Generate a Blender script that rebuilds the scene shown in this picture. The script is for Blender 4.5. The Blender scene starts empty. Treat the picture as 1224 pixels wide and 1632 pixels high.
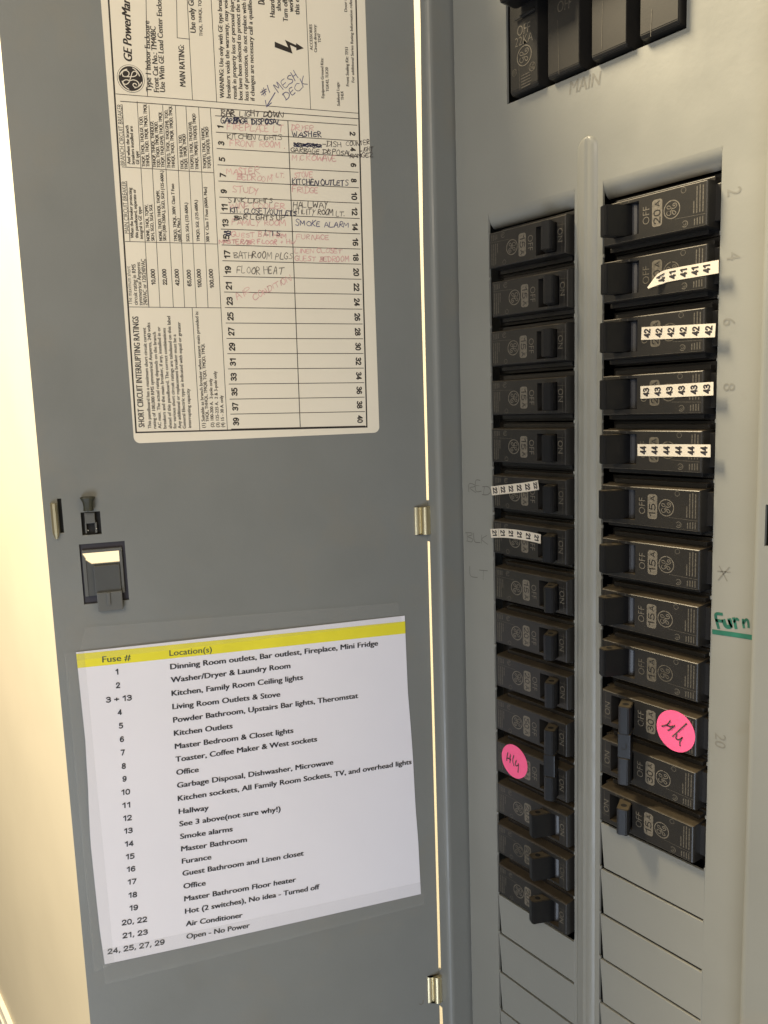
import bpy, bmesh, math, random
from mathutils import Vector, Matrix
random.seed(7)
S = 0.001                                   # everything below is written in millimetres
SC = bpy.context.scene
COL = SC.collection
PI = math.pi

# ------------------------------------------------------------------ camera
RM = [Vector((0.6191184707686432, 0.7846199063616285, -0.03261781252883291)),
      Vector((0.08638763658068385, -0.109331644018855, -0.9902442970611535)),
      Vector((-0.780531546703335, 0.6102607591490737, -0.13547069957631375))]
CAM = Vector((306.610, -316.404, -89.918))
FPX = 1260.77
cd = bpy.data.cameras.new('camera')
cd.sensor_fit = 'VERTICAL'
cd.sensor_height = 36
cd.lens = 36 * FPX / 1632
cd.clip_start = 0.01
cd.clip_end = 60
cam = bpy.data.objects.new('camera', cd)
COL.objects.link(cam)
rot = Matrix((RM[0], -RM[1], -RM[2])).transposed()
cam.matrix_world = Matrix.Translation(CAM * S) @ rot.to_4x4()
SC.camera = cam

# ------------------------------------------------------------------ light
W = bpy.data.worlds.new('World')
SC.world = W
W.use_nodes = True
bg = W.node_tree.nodes['Background']
bg.inputs[0].default_value = (0.93, 0.90, 0.80, 1)
bg.inputs[1].default_value = 0.14


def lamp(name, loc, target, size, power, col, size_y=None, spread=180):
    d = bpy.data.lights.new(name, 'AREA')
    d.size = size * S
    if size_y:
        d.shape = 'RECTANGLE'
        d.size_y = size_y * S
    else:
        d.shape = 'DISK'
    d.energy = power
    d.color = col
    d.spread = math.radians(spread)
    o = bpy.data.objects.new(name, d)
    COL.objects.link(o)
    o.location = Vector(loc) * S
    v = (Vector(target) - Vector(loc)).normalized()
    o.rotation_euler = v.to_track_quat('-Z', 'Y').to_euler()
    return o


lamp('ceiling_lamp', (-1260, -1108, 2133), (-100, 0, -100), 820, 300, (1.0, 0.83, 0.55))
lamp('wall_fill_light', (-2500, -1500, -300), (-1500, 70, -700), 500, 3.5, (1.0, 0.83, 0.57))  # added light that only brightens the far wall
lamp('room_fill_lamp', (850, -1300, 650), (0, -60, 0), 900, 13.8, (1.0, 0.86, 0.66))
lamp('cool_fill_lamp', (850, -1150, -1000), (0, -60, -350), 800, 11.5, (0.74, 0.84, 1.0))  # soft cool fill added from the lower right

SC.view_settings.view_transform = 'Standard'
SC.view_settings.look = 'None'
SC.view_settings.exposure = 0
SC.view_settings.gamma = 1

# ------------------------------------------------------------------ geometry of the two planes
TH = 4.36761243918945                       # the door stands open at about 110 degrees
HP = Vector((-36.0, -17.0, 0.0))            # hinge edge of the door
DR = Vector((math.cos(TH), math.sin(TH), 0))
DN = Vector((-math.sin(TH), math.cos(TH), 0))
P = 25.4                                    # breaker pitch


def ray(px, py):
    return (RM[0] * ((px - 612) / FPX) + RM[1] * ((py - 816) / FPX) + RM[2])


def D(px, py):
    """photograph point -> (u, z) on the inner face of the door"""
    d = ray(px, py)
    X = CAM + d * (DN.dot(HP - CAM) / DN.dot(d))
    return ((X - HP).dot(DR), X.z)


def DP(u, z, h=0.0):
    return HP + DR * u + DN * h + Vector((0, 0, z))


def F(px, py, y):
    """photograph point -> (x, z) on a plane parallel to the dead front"""
    d = ray(px, py)
    X = CAM + d * ((y - CAM.y) / d.y)
    return (X.x, X.z)


# ------------------------------------------------------------------ materials
def new_mat(name):
    m = bpy.data.materials.new(name)
    m.use_nodes = True
    nt = m.node_tree
    return m, nt, nt.nodes['Principled BSDF']


def noise(nt, scale, detail=3, rough=0.5, vec=None):
    n = nt.nodes.new('ShaderNodeTexNoise')
    n.inputs['Scale'].default_value = scale
    n.inputs['Detail'].default_value = detail
    n.inputs['Roughness'].default_value = rough
    if vec is None:
        tc = nt.nodes.new('ShaderNodeTexCoord')
        vec = tc.outputs['Object']
    nt.links.new(vec, n.inputs['Vector'])
    return n


def ramp(nt, fac, c0, c1, p0=0.3, p1=0.7):
    r = nt.nodes.new('ShaderNodeValToRGB')
    r.color_ramp.elements[0].position = p0
    r.color_ramp.elements[1].position = p1
    r.color_ramp.elements[0].color = (*c0, 1)
    r.color_ramp.elements[1].color = (*c1, 1)
    nt.links.new(fac, r.inputs['Fac'])
    return r


def bump(nt, b, h, strength, dist=0.0002):
    n = nt.nodes.new('ShaderNodeBump')
    n.inputs['Strength'].default_value = strength
    n.inputs['Distance'].default_value = dist
    nt.links.new(h, n.inputs['Height'])
    nt.links.new(n.outputs['Normal'], b.inputs['Normal'])


def mat(name, c, rough=0.5, metal=0.0, var=0.06, scale=60, bmp=0.0, bscale=900, spec=0.5, rvar=0.0, blotch=None):
    m, nt, b = new_mat(name)
    n = noise(nt, scale)
    lo = [max(0, v * (1 - var)) for v in c]
    hi = [v * (1 + var) for v in c]
    r = ramp(nt, n.outputs['Fac'], lo, hi)
    out = r.outputs['Color']
    if blotch:
        nb = noise(nt, blotch[1], 5, 0.6)
        rb = ramp(nt, nb.outputs['Fac'], (0, 0, 0), (1, 1, 1), blotch[2], blotch[3])
        mx = nt.nodes.new('ShaderNodeMixRGB')
        nt.links.new(rb.outputs['Color'], mx.inputs['Fac'])
        nt.links.new(out, mx.inputs['Color1'])
        mx.inputs['Color2'].default_value = (*blotch[0], 1)
        out = mx.outputs['Color']
    nt.links.new(out, b.inputs['Base Color'])
    b.inputs['Roughness'].default_value = rough
    b.inputs['Metallic'].default_value = metal
    b.inputs['Specular IOR Level'].default_value = spec
    if rvar:
        n3 = noise(nt, 25, 5, 0.65)
        mr = nt.nodes.new('ShaderNodeMapRange')
        mr.inputs['From Min'].default_value = 0.3
        mr.inputs['From Max'].default_value = 0.7
        mr.inputs['To Min'].default_value = rough - rvar
        mr.inputs['To Max'].default_value = rough + rvar
        nt.links.new(n3.outputs['Fac'], mr.inputs['Value'])
        nt.links.new(mr.outputs['Result'], b.inputs['Roughness'])
    if bmp:
        n2 = noise(nt, bscale, 2)
        bump(nt, b, n2.outputs['Fac'], bmp)
    return m


def plastic_mat(name, c, dust, amount, rough, film=0.10, spec=0.5):
    """black moulded plastic; dust has settled on the faces that look up"""
    m, nt, b = new_mat(name)
    g = nt.nodes.new('ShaderNodeNewGeometry')
    sx = nt.nodes.new('ShaderNodeSeparateXYZ')
    nt.links.new(g.outputs['True Normal'], sx.inputs[0])
    mr = nt.nodes.new('ShaderNodeMapRange')
    mr.inputs['From Min'].default_value = 0.25
    mr.inputs['From Max'].default_value = 0.95
    mr.inputs['To Max'].default_value = amount
    nt.links.new(sx.outputs['Z'], mr.inputs['Value'])
    n = noise(nt, 240, 5, 0.7, g.outputs['Position'])
    r = ramp(nt, n.outputs['Fac'], (0.55, 0.55, 0.55), (1, 1, 1), 0.3, 0.65)
    mu = nt.nodes.new('ShaderNodeMath')
    mu.operation = 'MULTIPLY'
    nt.links.new(mr.outputs['Result'], mu.inputs[0])
    nt.links.new(r.outputs['Color'], mu.inputs[1])
    # a thin film of dust and scuffs everywhere
    n2 = noise(nt, 60, 6, 0.7, g.outputs['Position'])
    r2 = ramp(nt, n2.outputs['Fac'], (0.0, 0.0, 0.0), (film, film, film), 0.35, 0.75)
    ad = nt.nodes.new('ShaderNodeMath')
    ad.operation = 'ADD'
    ad.use_clamp = True
    nt.links.new(mu.outputs[0], ad.inputs[0])
    nt.links.new(r2.outputs['Color'], ad.inputs[1])
    mx = nt.nodes.new('ShaderNodeMixRGB')
    mx.inputs['Color1'].default_value = (*c, 1)
    mx.inputs['Color2'].default_value = (*dust, 1)
    nt.links.new(ad.outputs[0], mx.inputs['Fac'])
    nt.links.new(mx.outputs['Color'], b.inputs['Base Color'])
    b.inputs['Roughness'].default_value = rough
    b.inputs['Specular IOR Level'].default_value = spec
    n4 = noise(nt, 1500, 2, 0.5, g.outputs['Position'])
    bump(nt, b, n4.outputs['Fac'], 0.12, 0.0001)
    return m


M = {}
M['paint'] = mat('grey_enamel', (0.200, 0.208, 0.200), 0.42, var=0.045, scale=11, bmp=0.22, bscale=520, rvar=0.12,
                 blotch=((0.225, 0.215, 0.185), 17, 0.55, 0.85))
M['front'] = mat('grey_enamel_front', (0.243, 0.246, 0.226), 0.40, var=0.045, scale=18, bmp=0.2, bscale=520, rvar=0.12,
                 blotch=((0.21, 0.195, 0.155), 30, 0.66, 0.9))
M['wall'] = mat('cream_wall_paint', (0.74, 0.68, 0.55), 0.8, var=0.03, scale=5, bmp=0.5, bscale=90)
M['mould'] = mat('white_gloss_trim', (0.82, 0.80, 0.74), 0.35)
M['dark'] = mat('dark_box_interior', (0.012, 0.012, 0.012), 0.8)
M['case'] = plastic_mat('black_breaker_plastic', (0.0175, 0.0168, 0.016), (0.14, 0.108, 0.068), 0.5, 0.38, 0.065)
M['base'] = plastic_mat('black_breaker_base_plastic', (0.020, 0.0185, 0.016), (0.12, 0.095, 0.06), 0.6, 0.5)
M['handle'] = plastic_mat('black_toggle_plastic', (0.006, 0.0065, 0.008), (0.16, 0.13, 0.085), 0.75, 0.30, 0.035, 0.36)
M['drum'] = mat('grey_toggle_drum', (0.028, 0.028, 0.032), 0.35)
M['ink'] = mat('faded_white_print', (0.145, 0.128, 0.10), 0.6, var=0.25, scale=900)
M['ink_dim'] = mat('worn_small_print', (0.085, 0.076, 0.06), 0.6, var=0.4, scale=1200)
M['label'] = mat('cream_label_stock', (0.82, 0.755, 0.625), 0.5, var=0.02, scale=20, bmp=0.04)
M['paper'] = mat('white_copy_paper', (0.80, 0.785, 0.845), 0.75, var=0.015, scale=18, bmp=0.08, bscale=400)
M['yellow'] = mat('yellow_highlight_print', (0.80, 0.72, 0.03), 0.7, var=0.05, scale=50)
M['toner'] = mat('black_toner', (0.022, 0.020, 0.024), 0.5)
M['black'] = mat('black_label_ink', (0.022, 0.016, 0.014), 0.5, var=0.3, scale=300)
M['head_ink'] = mat('dark_teal_heading_print', (0.045, 0.075, 0.05), 0.6)
M['pink_pen'] = mat('faded_red_pen', (0.68, 0.38, 0.36), 0.6, var=0.18, scale=260)
M['dark_pen'] = mat('black_ballpoint', (0.075, 0.06, 0.055), 0.5, var=0.6, scale=260)
M['blue_pen'] = mat('blue_ballpoint', (0.085, 0.085, 0.19), 0.5, var=0.3, scale=260)
M['navy_pen'] = mat('navy_ballpoint', (0.022, 0.022, 0.065), 0.5, var=0.3, scale=260)
M['pencil'] = mat('soft_pencil', (0.13, 0.11, 0.09), 0.6, var=0.3, scale=260)
M['pencil_soft'] = mat('pencil_on_paint', (0.125, 0.123, 0.113), 0.5, var=0.2, scale=400)
M['green_pen'] = mat('green_marker', (0.02, 0.13, 0.09), 0.5, var=0.3, scale=120)
M['strip'] = mat('cream_vinyl_marker', (0.66, 0.60, 0.50), 0.5, var=0.03, scale=120)
M['pink_dot'] = mat('pink_fluorescent_paper', (1.0, 0.13, 0.30), 0.6, var=0.04, scale=300)
M['brass'] = mat('yellow_zinc_plate', (0.88, 0.76, 0.48), 0.34, 1.0, var=0.04, scale=60)
M['plug'] = mat('olive_grey_plug', (0.035, 0.036, 0.022), 0.5)
M['latch_dark'] = mat('dark_violet_grey_latch', (0.032, 0.028, 0.036), 0.45)
M['latch'] = mat('grey_nylon_latch', (0.115, 0.117, 0.11), 0.42)
M['latch2'] = mat('grey_latch_button', (0.075, 0.077, 0.074), 0.38)
M['rivet'] = mat('bright_rivet', (0.6, 0.58, 0.52), 0.3, 1.0)
M['emboss_soft'] = mat('stamped_relief_shade', (0.205, 0.203, 0.182), 0.35, var=0.1, scale=500)  # tint painted for the shade of the stamped relief
M['ink_faded'] = mat('rubbed_off_print', (0.095, 0.083, 0.062), 0.6, var=0.35, scale=700)
M['emboss'] = mat('stamp_shade_pencil_grey', (0.185, 0.18, 0.16), 0.45, var=0.15, scale=500)  # painted shade of stamped relief, also the grey of the pencil star
# clear tape: almost invisible film with its own gloss
m, nt, b = new_mat('clear_adhesive_tape')
b.inputs['Base Color'].default_value = (0.55, 0.55, 0.53, 1)
b.inputs['Alpha'].default_value = 0.10
b.inputs['Roughness'].default_value = 0.22
M['tape'] = m


# ------------------------------------------------------------------ object helpers
def tag(o, label=None, cat=None, group=None, kind=None):
    if label: o['label'] = label
    if cat: o['category'] = cat
    if group: o['group'] = group
    if kind: o['kind'] = kind
    return o


def empty(name, loc, label=None, cat=None, group=None):
    o = bpy.data.objects.new(name, None)
    o.empty_display_size = 0.01
    o.location = Vector(loc) * S
    COL.objects.link(o)
    return tag(o, label, cat, group)


def obj(name, bm, mats, parent=None, origin=(0, 0, 0), smooth=False):
    """bm holds millimetres in world axes; origin = world place of the parent"""
    me = bpy.data.meshes.new(name)
    if isinstance(bm, bpy.types.Mesh):
        me = bm
    else:
        bmesh.ops.transform(bm, matrix=Matrix.Scale(S, 4) @ Matrix.Translation(-Vector(origin)), verts=bm.verts)
        bm.to_mesh(me)
        bm.free()
        for k in (mats if isinstance(mats, (list, tuple)) else [mats]):
            me.materials.append(M[k])
        if smooth:
            for p_ in me.polygons: p_.use_smooth = True
    o = bpy.data.objects.new(name, me)
    COL.objects.link(o)
    if parent: o.parent = parent
    return o


def place(o, loc):
    o.location = Vector(loc) * S
    return o


def box(bm, x0, x1, y0, y1, z0, z1, bev=0.0, mi=0, segs=2, fn=None):
    t = bmesh.new()
    bmesh.ops.create_cube(t, size=1)
    for v in t.verts:
        v.co = Vector(((x0 + x1) / 2 + v.co.x * (x1 - x0), (y0 + y1) / 2 + v.co.y * (y1 - y0), (z0 + z1) / 2 + v.co.z * (z1 - z0)))
    if bev:
        bmesh.ops.bevel(t, geom=t.edges[:] + t.verts[:], offset=bev, segments=segs, profile=0.6, affect='EDGES')
    join(bm, t, mi, fn)


def join(bm, t, mi=0, fn=None):
    t.verts.index_update()
    vs = [bm.verts.new(fn(v.co) if fn else v.co) for v in t.verts]
    for f in t.faces:
        try:
            nf = bm.faces.new([vs[v.index] for v in f.verts])
            nf.material_index = mi
        except ValueError:
            pass
    t.free()


def prism(bm, pts0, pts1, mi=0, cap=True):
    """loft between two equal loops of 3D points"""
    a = [bm.verts.new(p_) for p_ in pts0]
    b_ = [bm.verts.new(p_) for p_ in pts1]
    n = len(a)
    fs = []
    for i in range(n):
        fs.append(bm.faces.new((a[i], a[(i + 1) % n], b_[(i + 1) % n], b_[i])))
    if cap:
        fs.append(bm.faces.new(a[::-1]))
        fs.append(bm.faces.new(b_))
    for f in fs: f.material_index = mi
    return fs


def fixn(bm):
    bmesh.ops.recalc_face_normals(bm, faces=bm.faces[:])
    return bm


def doorbox(bm, u0, u1, z0, z1, h0, h1, bev=0.0, mi=0, segs=2):
    box(bm, min(u0, u1), max(u0, u1), h0, h1, min(z0, z1), max(z0, z1), bev, mi, segs, fn=lambda c: DP(c.x, c.z, c.y))


# ------------------------------------------------------------------ flat print
TXT = {}


def glyphs(s, bold, shear=0.0):
    k = (s, bold, shear)
    if k in TXT: return TXT[k]
    cu = bpy.data.curves.new('t', 'FONT')
    cu.body = s
    cu.size = 1
    cu.offset = bold
    cu.shear = shear
    cu.resolution_u = 3
    cu.fill_mode = 'FRONT'
    o = bpy.data.objects.new('t', cu)
    me = bpy.data.meshes.new_from_object(o)
    vs = [(v.co.x, v.co.y) for v in me.vertices]
    fs = [tuple(p_.vertices) for p_ in me.polygons]
    bpy.data.objects.remove(o)
    bpy.data.curves.remove(cu)
    bpy.data.meshes.remove(me)
    TXT[k] = (vs, fs)
    return TXT[k]


CAP = 0.69


def put_text(bm, s, o, e, cap, plane, bold=0.0, mi=0, up=None, shear=0.0):
    """text from o to e (2D points on the plane, baseline start and end); cap = cap height mm; plane: (a,b)->3D.
    bold > 0 prints the letters again a little to each side; up = -1 where the plane axes are mirrored"""
    vs, fs = glyphs(s, min(bold, 0.0) if bold < 0 else 0.0, shear)
    if not vs: return
    x0 = min(v[0] for v in vs)
    x1 = max(v[0] for v in vs)
    d = Vector((e[0] - o[0], e[1] - o[1]))
    L = d.length
    d.normalize()
    n = Vector((-d.y, d.x)) * (up or 1)
    sx = L / (x1 - x0)
    sy = cap / CAP
    c0 = plane(*o)
    nn = (plane(o[0] + .5, o[1]) - c0).cross(plane(o[0], o[1] + .5) - c0).normalized()
    if nn.dot(CAM - c0) < 0: nn = -nn
    offs = [0.0] if bold <= 0 else [-bold * cap * 1.6, bold * cap * 1.6]
    if bold > 0.018: offs = [-bold * cap * 1.6, 0.0, bold * cap * 1.6]
    for q_, of in enumerate(offs):
        nv = []
        for x, y in vs:
            q = Vector(o) + d * ((x - x0) * sx + of) + n * (y * sy)
            nv.append(bm.verts.new(plane(q.x, q.y) + nn * (.012 * q_)))
        for f in fs:
            try:
                bm.faces.new([nv[i] for i in f]).material_index = mi
            except ValueError:
                pass


def ribbon(bm, pts, w, plane, mi=0):
    """flat pen stroke through 2D points"""
    n = len(pts)
    if n < 2: return
    L = []
    for i in range(n):
        a = Vector(pts[max(0, i - 1)])
        c = Vector(pts[min(n - 1, i + 1)])
        t = (c - a)
        if t.length < 1e-6: t = Vector((1, 0))
        t.normalize()
        m_ = Vector((-t.y, t.x)) * w / 2
        q = Vector(pts[i])
        if i == 0: q -= t * w * 0.4
        if i == n - 1: q += t * w * 0.4
        L.append((bm.verts.new(plane(*(q + m_))), bm.verts.new(plane(*(q - m_)))))
    for i in range(n - 1):
        f = bm.faces.new((L[i][0], L[i][1], L[i + 1][1], L[i + 1][0]))
        f.material_index = mi


def smooth_pts(pts, k=4):
    if len(pts) < 3: return pts
    out = []
    n = len(pts)
    for i in range(n - 1):
        p0 = Vector(pts[max(0, i - 1)]); p1 = Vector(pts[i]); p2 = Vector(pts[i + 1]); p3 = Vector(pts[min(n - 1, i + 2)])
        for j in range(k):
            t = j / k
            out.append(0.5 * ((2 * p1) + (-p0 + p2) * t + (2 * p0 - 5 * p1 + 4 * p2 - p3) * t * t + (-p0 + 3 * p1 - 3 * p2 + p3) * t ** 3))
    out.append(Vector(pts[-1]))
    return out


DIG = {
 '0': ([[(.28, 1), (.10, .88), (.04, .5), (.10, .12), (.28, 0), (.46, .12), (.52, .5), (.46, .88), (.28, 1)]], .56),
 '1': ([[(.06, .76), (.30, .98)], [(.32, 1), (.32, 0)]], .44),
 '2': ([[(.05, .72), (.10, .92), (.28, 1), (.48, .90), (.50, .68), (.36, .42), (.06, .04)], [(.03, .0), (.54, .0)]], .56),
 '3': ([[(.05, .85), (.25, 1), (.48, .86), (.44, .60), (.20, .53)], [(.20, .53), (.46, .46), (.52, .22), (.30, 0), (.03, .12)]], .56),
 '4': ([[(.42, 0), (.42, 1)], [(.40, .96), (.03, .28)], [(.0, .27), (.56, .27)]], .58),
 '5': ([[(.50, 1), (.12, 1)], [(.11, 1), (.08, .56)], [(.08, .56), (.30, .64), (.52, .44), (.50, .15), (.26, 0), (.03, .10)]], .56),
 '6': ([[(.49, .88), (.30, 1), (.10, .80), (.04, .40), (.12, .08), (.30, 0), (.50, .14), (.50, .44), (.30, .60), (.07, .42)]], .56),
 '7': ([[(.03, 1), (.54, 1)], [(.53, .98), (.22, 0)]], .56),
 '8': ([[(.28, .53), (.09, .66), (.10, .90), (.28, 1), (.46, .90), (.47, .66), (.28, .53)], [(.28, .53), (.05, .34), (.08, .08), (.28, 0), (.48, .08), (.51, .34), (.28, .53)]], .56),
 '9': ([[(.07, .12), (.26, 0), (.46, .20), (.52, .60), (.44, .92), (.26, 1), (.06, .86), (.06, .56), (.26, .40), (.49, .58)]], .56),
 'A': ([[(0, 0), (.28, 1)], [(.28, 1), (.56, 0)], [(.1, .30), (.46, .30)]], .56),
 ',': ([[(.12, .08), (.04, -.14)]], .16), ' ': ([], .2), '+': ([[(.02, .42), (.54, .42)], [(.28, .68), (.28, .16)]], .56),
}


def put_digits(bm, s, o, e, cap, plane, weight=.17, mi=0, up=1):
    """bold figures drawn as strokes: baseline from o to e"""
    gap = .14
    tot = sum(DIG[c][1] + gap for c in s) - gap
    d = Vector((e[0] - o[0], e[1] - o[1]))
    L = d.length
    d.normalize()
    n = Vector((-d.y, d.x)) * up
    w = weight * cap
    sx = (L - w) / tot
    c0 = plane(*o)
    nn = (plane(o[0] + .5, o[1]) - c0).cross(plane(o[0], o[1] + .5) - c0).normalized()
    if nn.dot(CAM - c0) < 0: nn = -nn
    x = 0
    q_ = 0
    for c in s:
        for st in DIG[c][0]:
            q_ = (q_ + 1) % 3
            pl = (lambda a, b_, k=q_: plane(a, b_) + nn * (.012 * k))
            pts = [Vector(o) + d * (w / 2 + (x + a) * sx) + n * (w / 2 + b_ * (cap - w)) for a, b_ in st]
            ribbon(bm, smooth_pts(pts, 4) if len(pts) > 3 else pts, w, pl, mi)
        x += DIG[c][1] + gap


PEN = {
 'A': [[(0, 0), (.32, 1), (.62, 0)], [(.1, .36), (.55, .4)]],
 'B': [[(.05, 0), (.08, 1)], [(-.05, .95), (.45, 1), (.55, .78), (.1, .52), (.6, .35), (.5, .05), (0, 0)]],
 'C': [[(.6, .85), (.35, 1), (.05, .7), (.03, .3), (.25, 0), (.62, .12)]],
 'D': [[(.06, 0), (.06, 1)], [(-.05, .95), (.4, .95), (.65, .5), (.4, .05), (0, 0)]],
 'E': [[(.5, .98), (.05, .95), (.05, .02), (.55, .04)], [(.05, .5), (.42, .52)]],
 'F': [[(.05, 0), (.05, .95), (.55, 1)], [(.05, .5), (.4, .52)]],
 'G': [[(.6, .85), (.3, 1), (.02, .6), (.1, .1), (.45, 0), (.6, .4), (.35, .42)]],
 'H': [[(.05, 0), (.05, 1)], [(.58, 0), (.55, 1)], [(.05, .5), (.57, .52)]],
 'I': [[(.12, 0), (.14, .95)]],
 'K': [[(.05, 0), (.07, 1)], [(.55, .98), (.1, .48), (.6, .02)]],
 'L': [[(.05, 1), (.04, .05), (.55, .03)]],
 'M': [[(0, 0), (.08, 1), (.36, .35), (.65, 1), (.72, 0)]],
 'N': [[(.02, 0), (.06, 1), (.55, .03), (.6, 1)]],
 'O': [[(.3, 1), (.03, .6), (.12, .1), (.4, .02), (.6, .45), (.45, .92), (.25, 1)]],
 'P': [[(.05, 0), (.08, 1), (.5, .98), (.55, .65), (.08, .48)]],
 'R': [[(.05, 0), (.07, 1), (.48, .98), (.52, .65), (.1, .5), (.62, 0)]],
 'S': [[(.55, .9), (.3, 1), (.08, .78), (.5, .35), (.38, .03), (.02, .1)]],
 'T': [[(-.05, .95), (.6, 1)], [(.27, .97), (.28, 0)]],
 'U': [[(.05, 1), (.05, .25), (.3, 0), (.55, .25), (.57, 1)]],
 'V': [[(.02, 1), (.3, 0), (.58, 1)]],
 'W': [[(0, 1), (.18, 0), (.38, .7), (.58, 0), (.78, 1)]],
 'Y': [[(.02, 1), (.28, .5)], [(.55, 1), (.28, .45), (.15, -.2)]],
 '.': [[(.08, 0), (.16, .05)]], '-': [[(.05, .5), (.5, .5)]], '+': [[(.05, .45), (.5, .48)], [(.27, .75), (.27, .2)]],
 '/': [[(0, -.1), (.4, 1.15)]], '#': [[(.2, 0), (.3, 1)], [(.45, 0), (.55, 1)], [(0, .35), (.65, .4)], [(.05, .68), (.7, .7)]],
 '1': [[(.1, 0), (.14, 1)]], '2': [[(.02, .85), (.3, 1), (.5, .75), (.05, .05), (.6, .05)]],
 'u': [[(.02, .6), (.08, .05), (.4, .1), (.45, .6)], [(.45, .6), (.5, 0)]],
 'r': [[(.05, .6), (.1, 0)], [(.08, .35), (.3, .6), (.45, .5)]],
 'n': [[(.05, .6), (.08, 0)], [(.08, .35), (.3, .6), (.42, .45), (.45, .0)]],
}
WID = {'I': .3, '1': .3, '.': .28, 'M': .82, 'W': .88, ' ': .45, '/': .5, '-': .6}


def pen_text(bm, s, o, e, cap, plane, w, mi=0, up=1, jit=0.08, slant=0.10):
    tot = sum(WID.get(c, .72) for c in s) - .1
    d = Vector((e[0] - o[0], e[1] - o[1]))
    L = d.length
    d.normalize()
    n = Vector((-d.y, d.x)) * up
    sx = L / tot
    x = 0
    ph = random.uniform(0, 6)
    for ci, c in enumerate(s):
        if c in PEN:
            jy = random.uniform(-jit, jit) * .8 + .07 * math.sin(ci * .8 + ph)
            js = 1 + random.uniform(-jit, jit) * 2.2
            jx = random.uniform(-.06, .06)
            wx = random.uniform(.85, 1.18)
            sl = slant + random.uniform(-.16, .16)
            ro = random.uniform(-.10, .10)
            for st in PEN[c]:
                st = [(a + random.uniform(-.035, .035), b_ + random.uniform(-.045, .045)) for a, b_ in st]
                pts = []
                sp_ = smooth_pts(st, 4) if len(st) > 2 else [st[0], ((st[0][0] + st[1][0]) / 2 + random.uniform(-.04, .04), (st[0][1] + st[1][1]) / 2), st[1]]
                for (a, b_) in sp_:
                    a = a * wx + jx + b_ * ro * .5
                    b2 = b_ - a * ro * .5
                    pts.append(Vector(o) + d * ((x + a) * sx + b2 * cap * sl) + n * ((b2 * js + jy) * cap))
                ribbon(bm, pts, w * random.uniform(.62, 1.2), plane, mi)
        x += WID.get(c, .72)


def monogram(bm, c, r, plane, mi=0, ring=True, ang=0.0, flip=1, w=.11):
    """round emblem with two curled script letters"""
    def tr(a, b_):
        ca, sa = math.cos(ang), math.sin(ang)
        return (c[0] + flip * r * (a * ca - b_ * sa), c[1] + r * (a * sa + b_ * ca))
    if ring:
        ribbon(bm, [tr(math.cos(t), math.sin(t)) for t in [i * PI / 14 for i in range(29)]], r * w, plane, mi)
    g = [(-.10, .52), (-.30, .66), (-.52, .56), (-.60, .32), (-.46, .12), (-.24, .16), (-.12, .36), (-.14, .62)]
    g2 = [(-.12, .40), (-.14, .02), (-.22, -.34), (-.42, -.52), (-.60, -.38), (-.50, -.16), (-.20, -.04), (.10, .08)]
    e = [(.10, .08), (.34, .20), (.48, .42), (.40, .62), (.22, .58), (.12, .34), (.18, .10)]
    e2 = [(.18, .10), (.08, -.18), (.16, -.48), (.40, -.62), (.62, -.46), (.60, -.20), (.42, -.14), (.34, -.30), (.44, -.42)]
    for st in (g, g2, e, e2):
        ribbon(bm, [tr(*q) for q in smooth_pts(st, 4)], r * w * .75, plane, mi)
    if r > 5.8:
        for k in range(4):
            a0 = k * PI / 2 + .25
            ribbon(bm, [tr((.86 - .02 * j) * math.cos(a0 + j * .16), (.86 - .02 * j) * math.sin(a0 + j * .16)) for j in range(7)], r * w * .8, plane, mi)


def line2(bm, a, b_, w, plane, mi=0):
    ribbon(bm, [a, ((a[0] + b_[0]) / 2, (a[1] + b_[1]) / 2), b_], w, plane, mi)


# ================================================================== setting
b0 = bmesh.new()
box(b0, -4200, 1500, 70, 90, -2000, 1700)
tag(obj('wall', b0, 'wall'), kind='structure')
b0 = bmesh.new()
box(b0, -4200, 1500, 56, 69.5, -2000, -1795, 2)
box(b0, -4200, 1500, 50, 55.5, -2000, -1822, 2)
tag(obj('baseboard', b0, 'mould'), kind='structure')

# ================================================================== the panel
PO = Vector((61, 70, -720))
panel = empty('electrical_panel', PO, 'grey metal breaker panel on the wall with its door swung open to the left', 'electrical panel')
ZT, ZB = 243.0, -700.0
# enclosure box behind the front
b0 = bmesh.new()
bx0, bx1, by0, by1 = -29.0, 205.0, -14.0, 69.5
for a in ((bx0, bx0 + 1.5, by0, by1, ZB + 8, ZT - 8), (bx1 - 1.5, bx1, by0, by1, ZB + 8, ZT - 8),
          (bx0 + 1.5, bx1 - 1.5, by0, by1, ZT - 9.5, ZT - 8), (bx0 + 1.5, bx1 - 1.5, by0, by1, ZB + 8, ZB + 9.5)):
    box(b0, *a)
obj('enclosure_box', b0, 'paint', panel, PO)
b0 = bmesh.new()
box(b0, bx0 + 1.6, bx1 - 1.6, 60, 68, ZB + 10, ZT - 10)
obj('back_plate', b0, 'dark', panel, PO)

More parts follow.
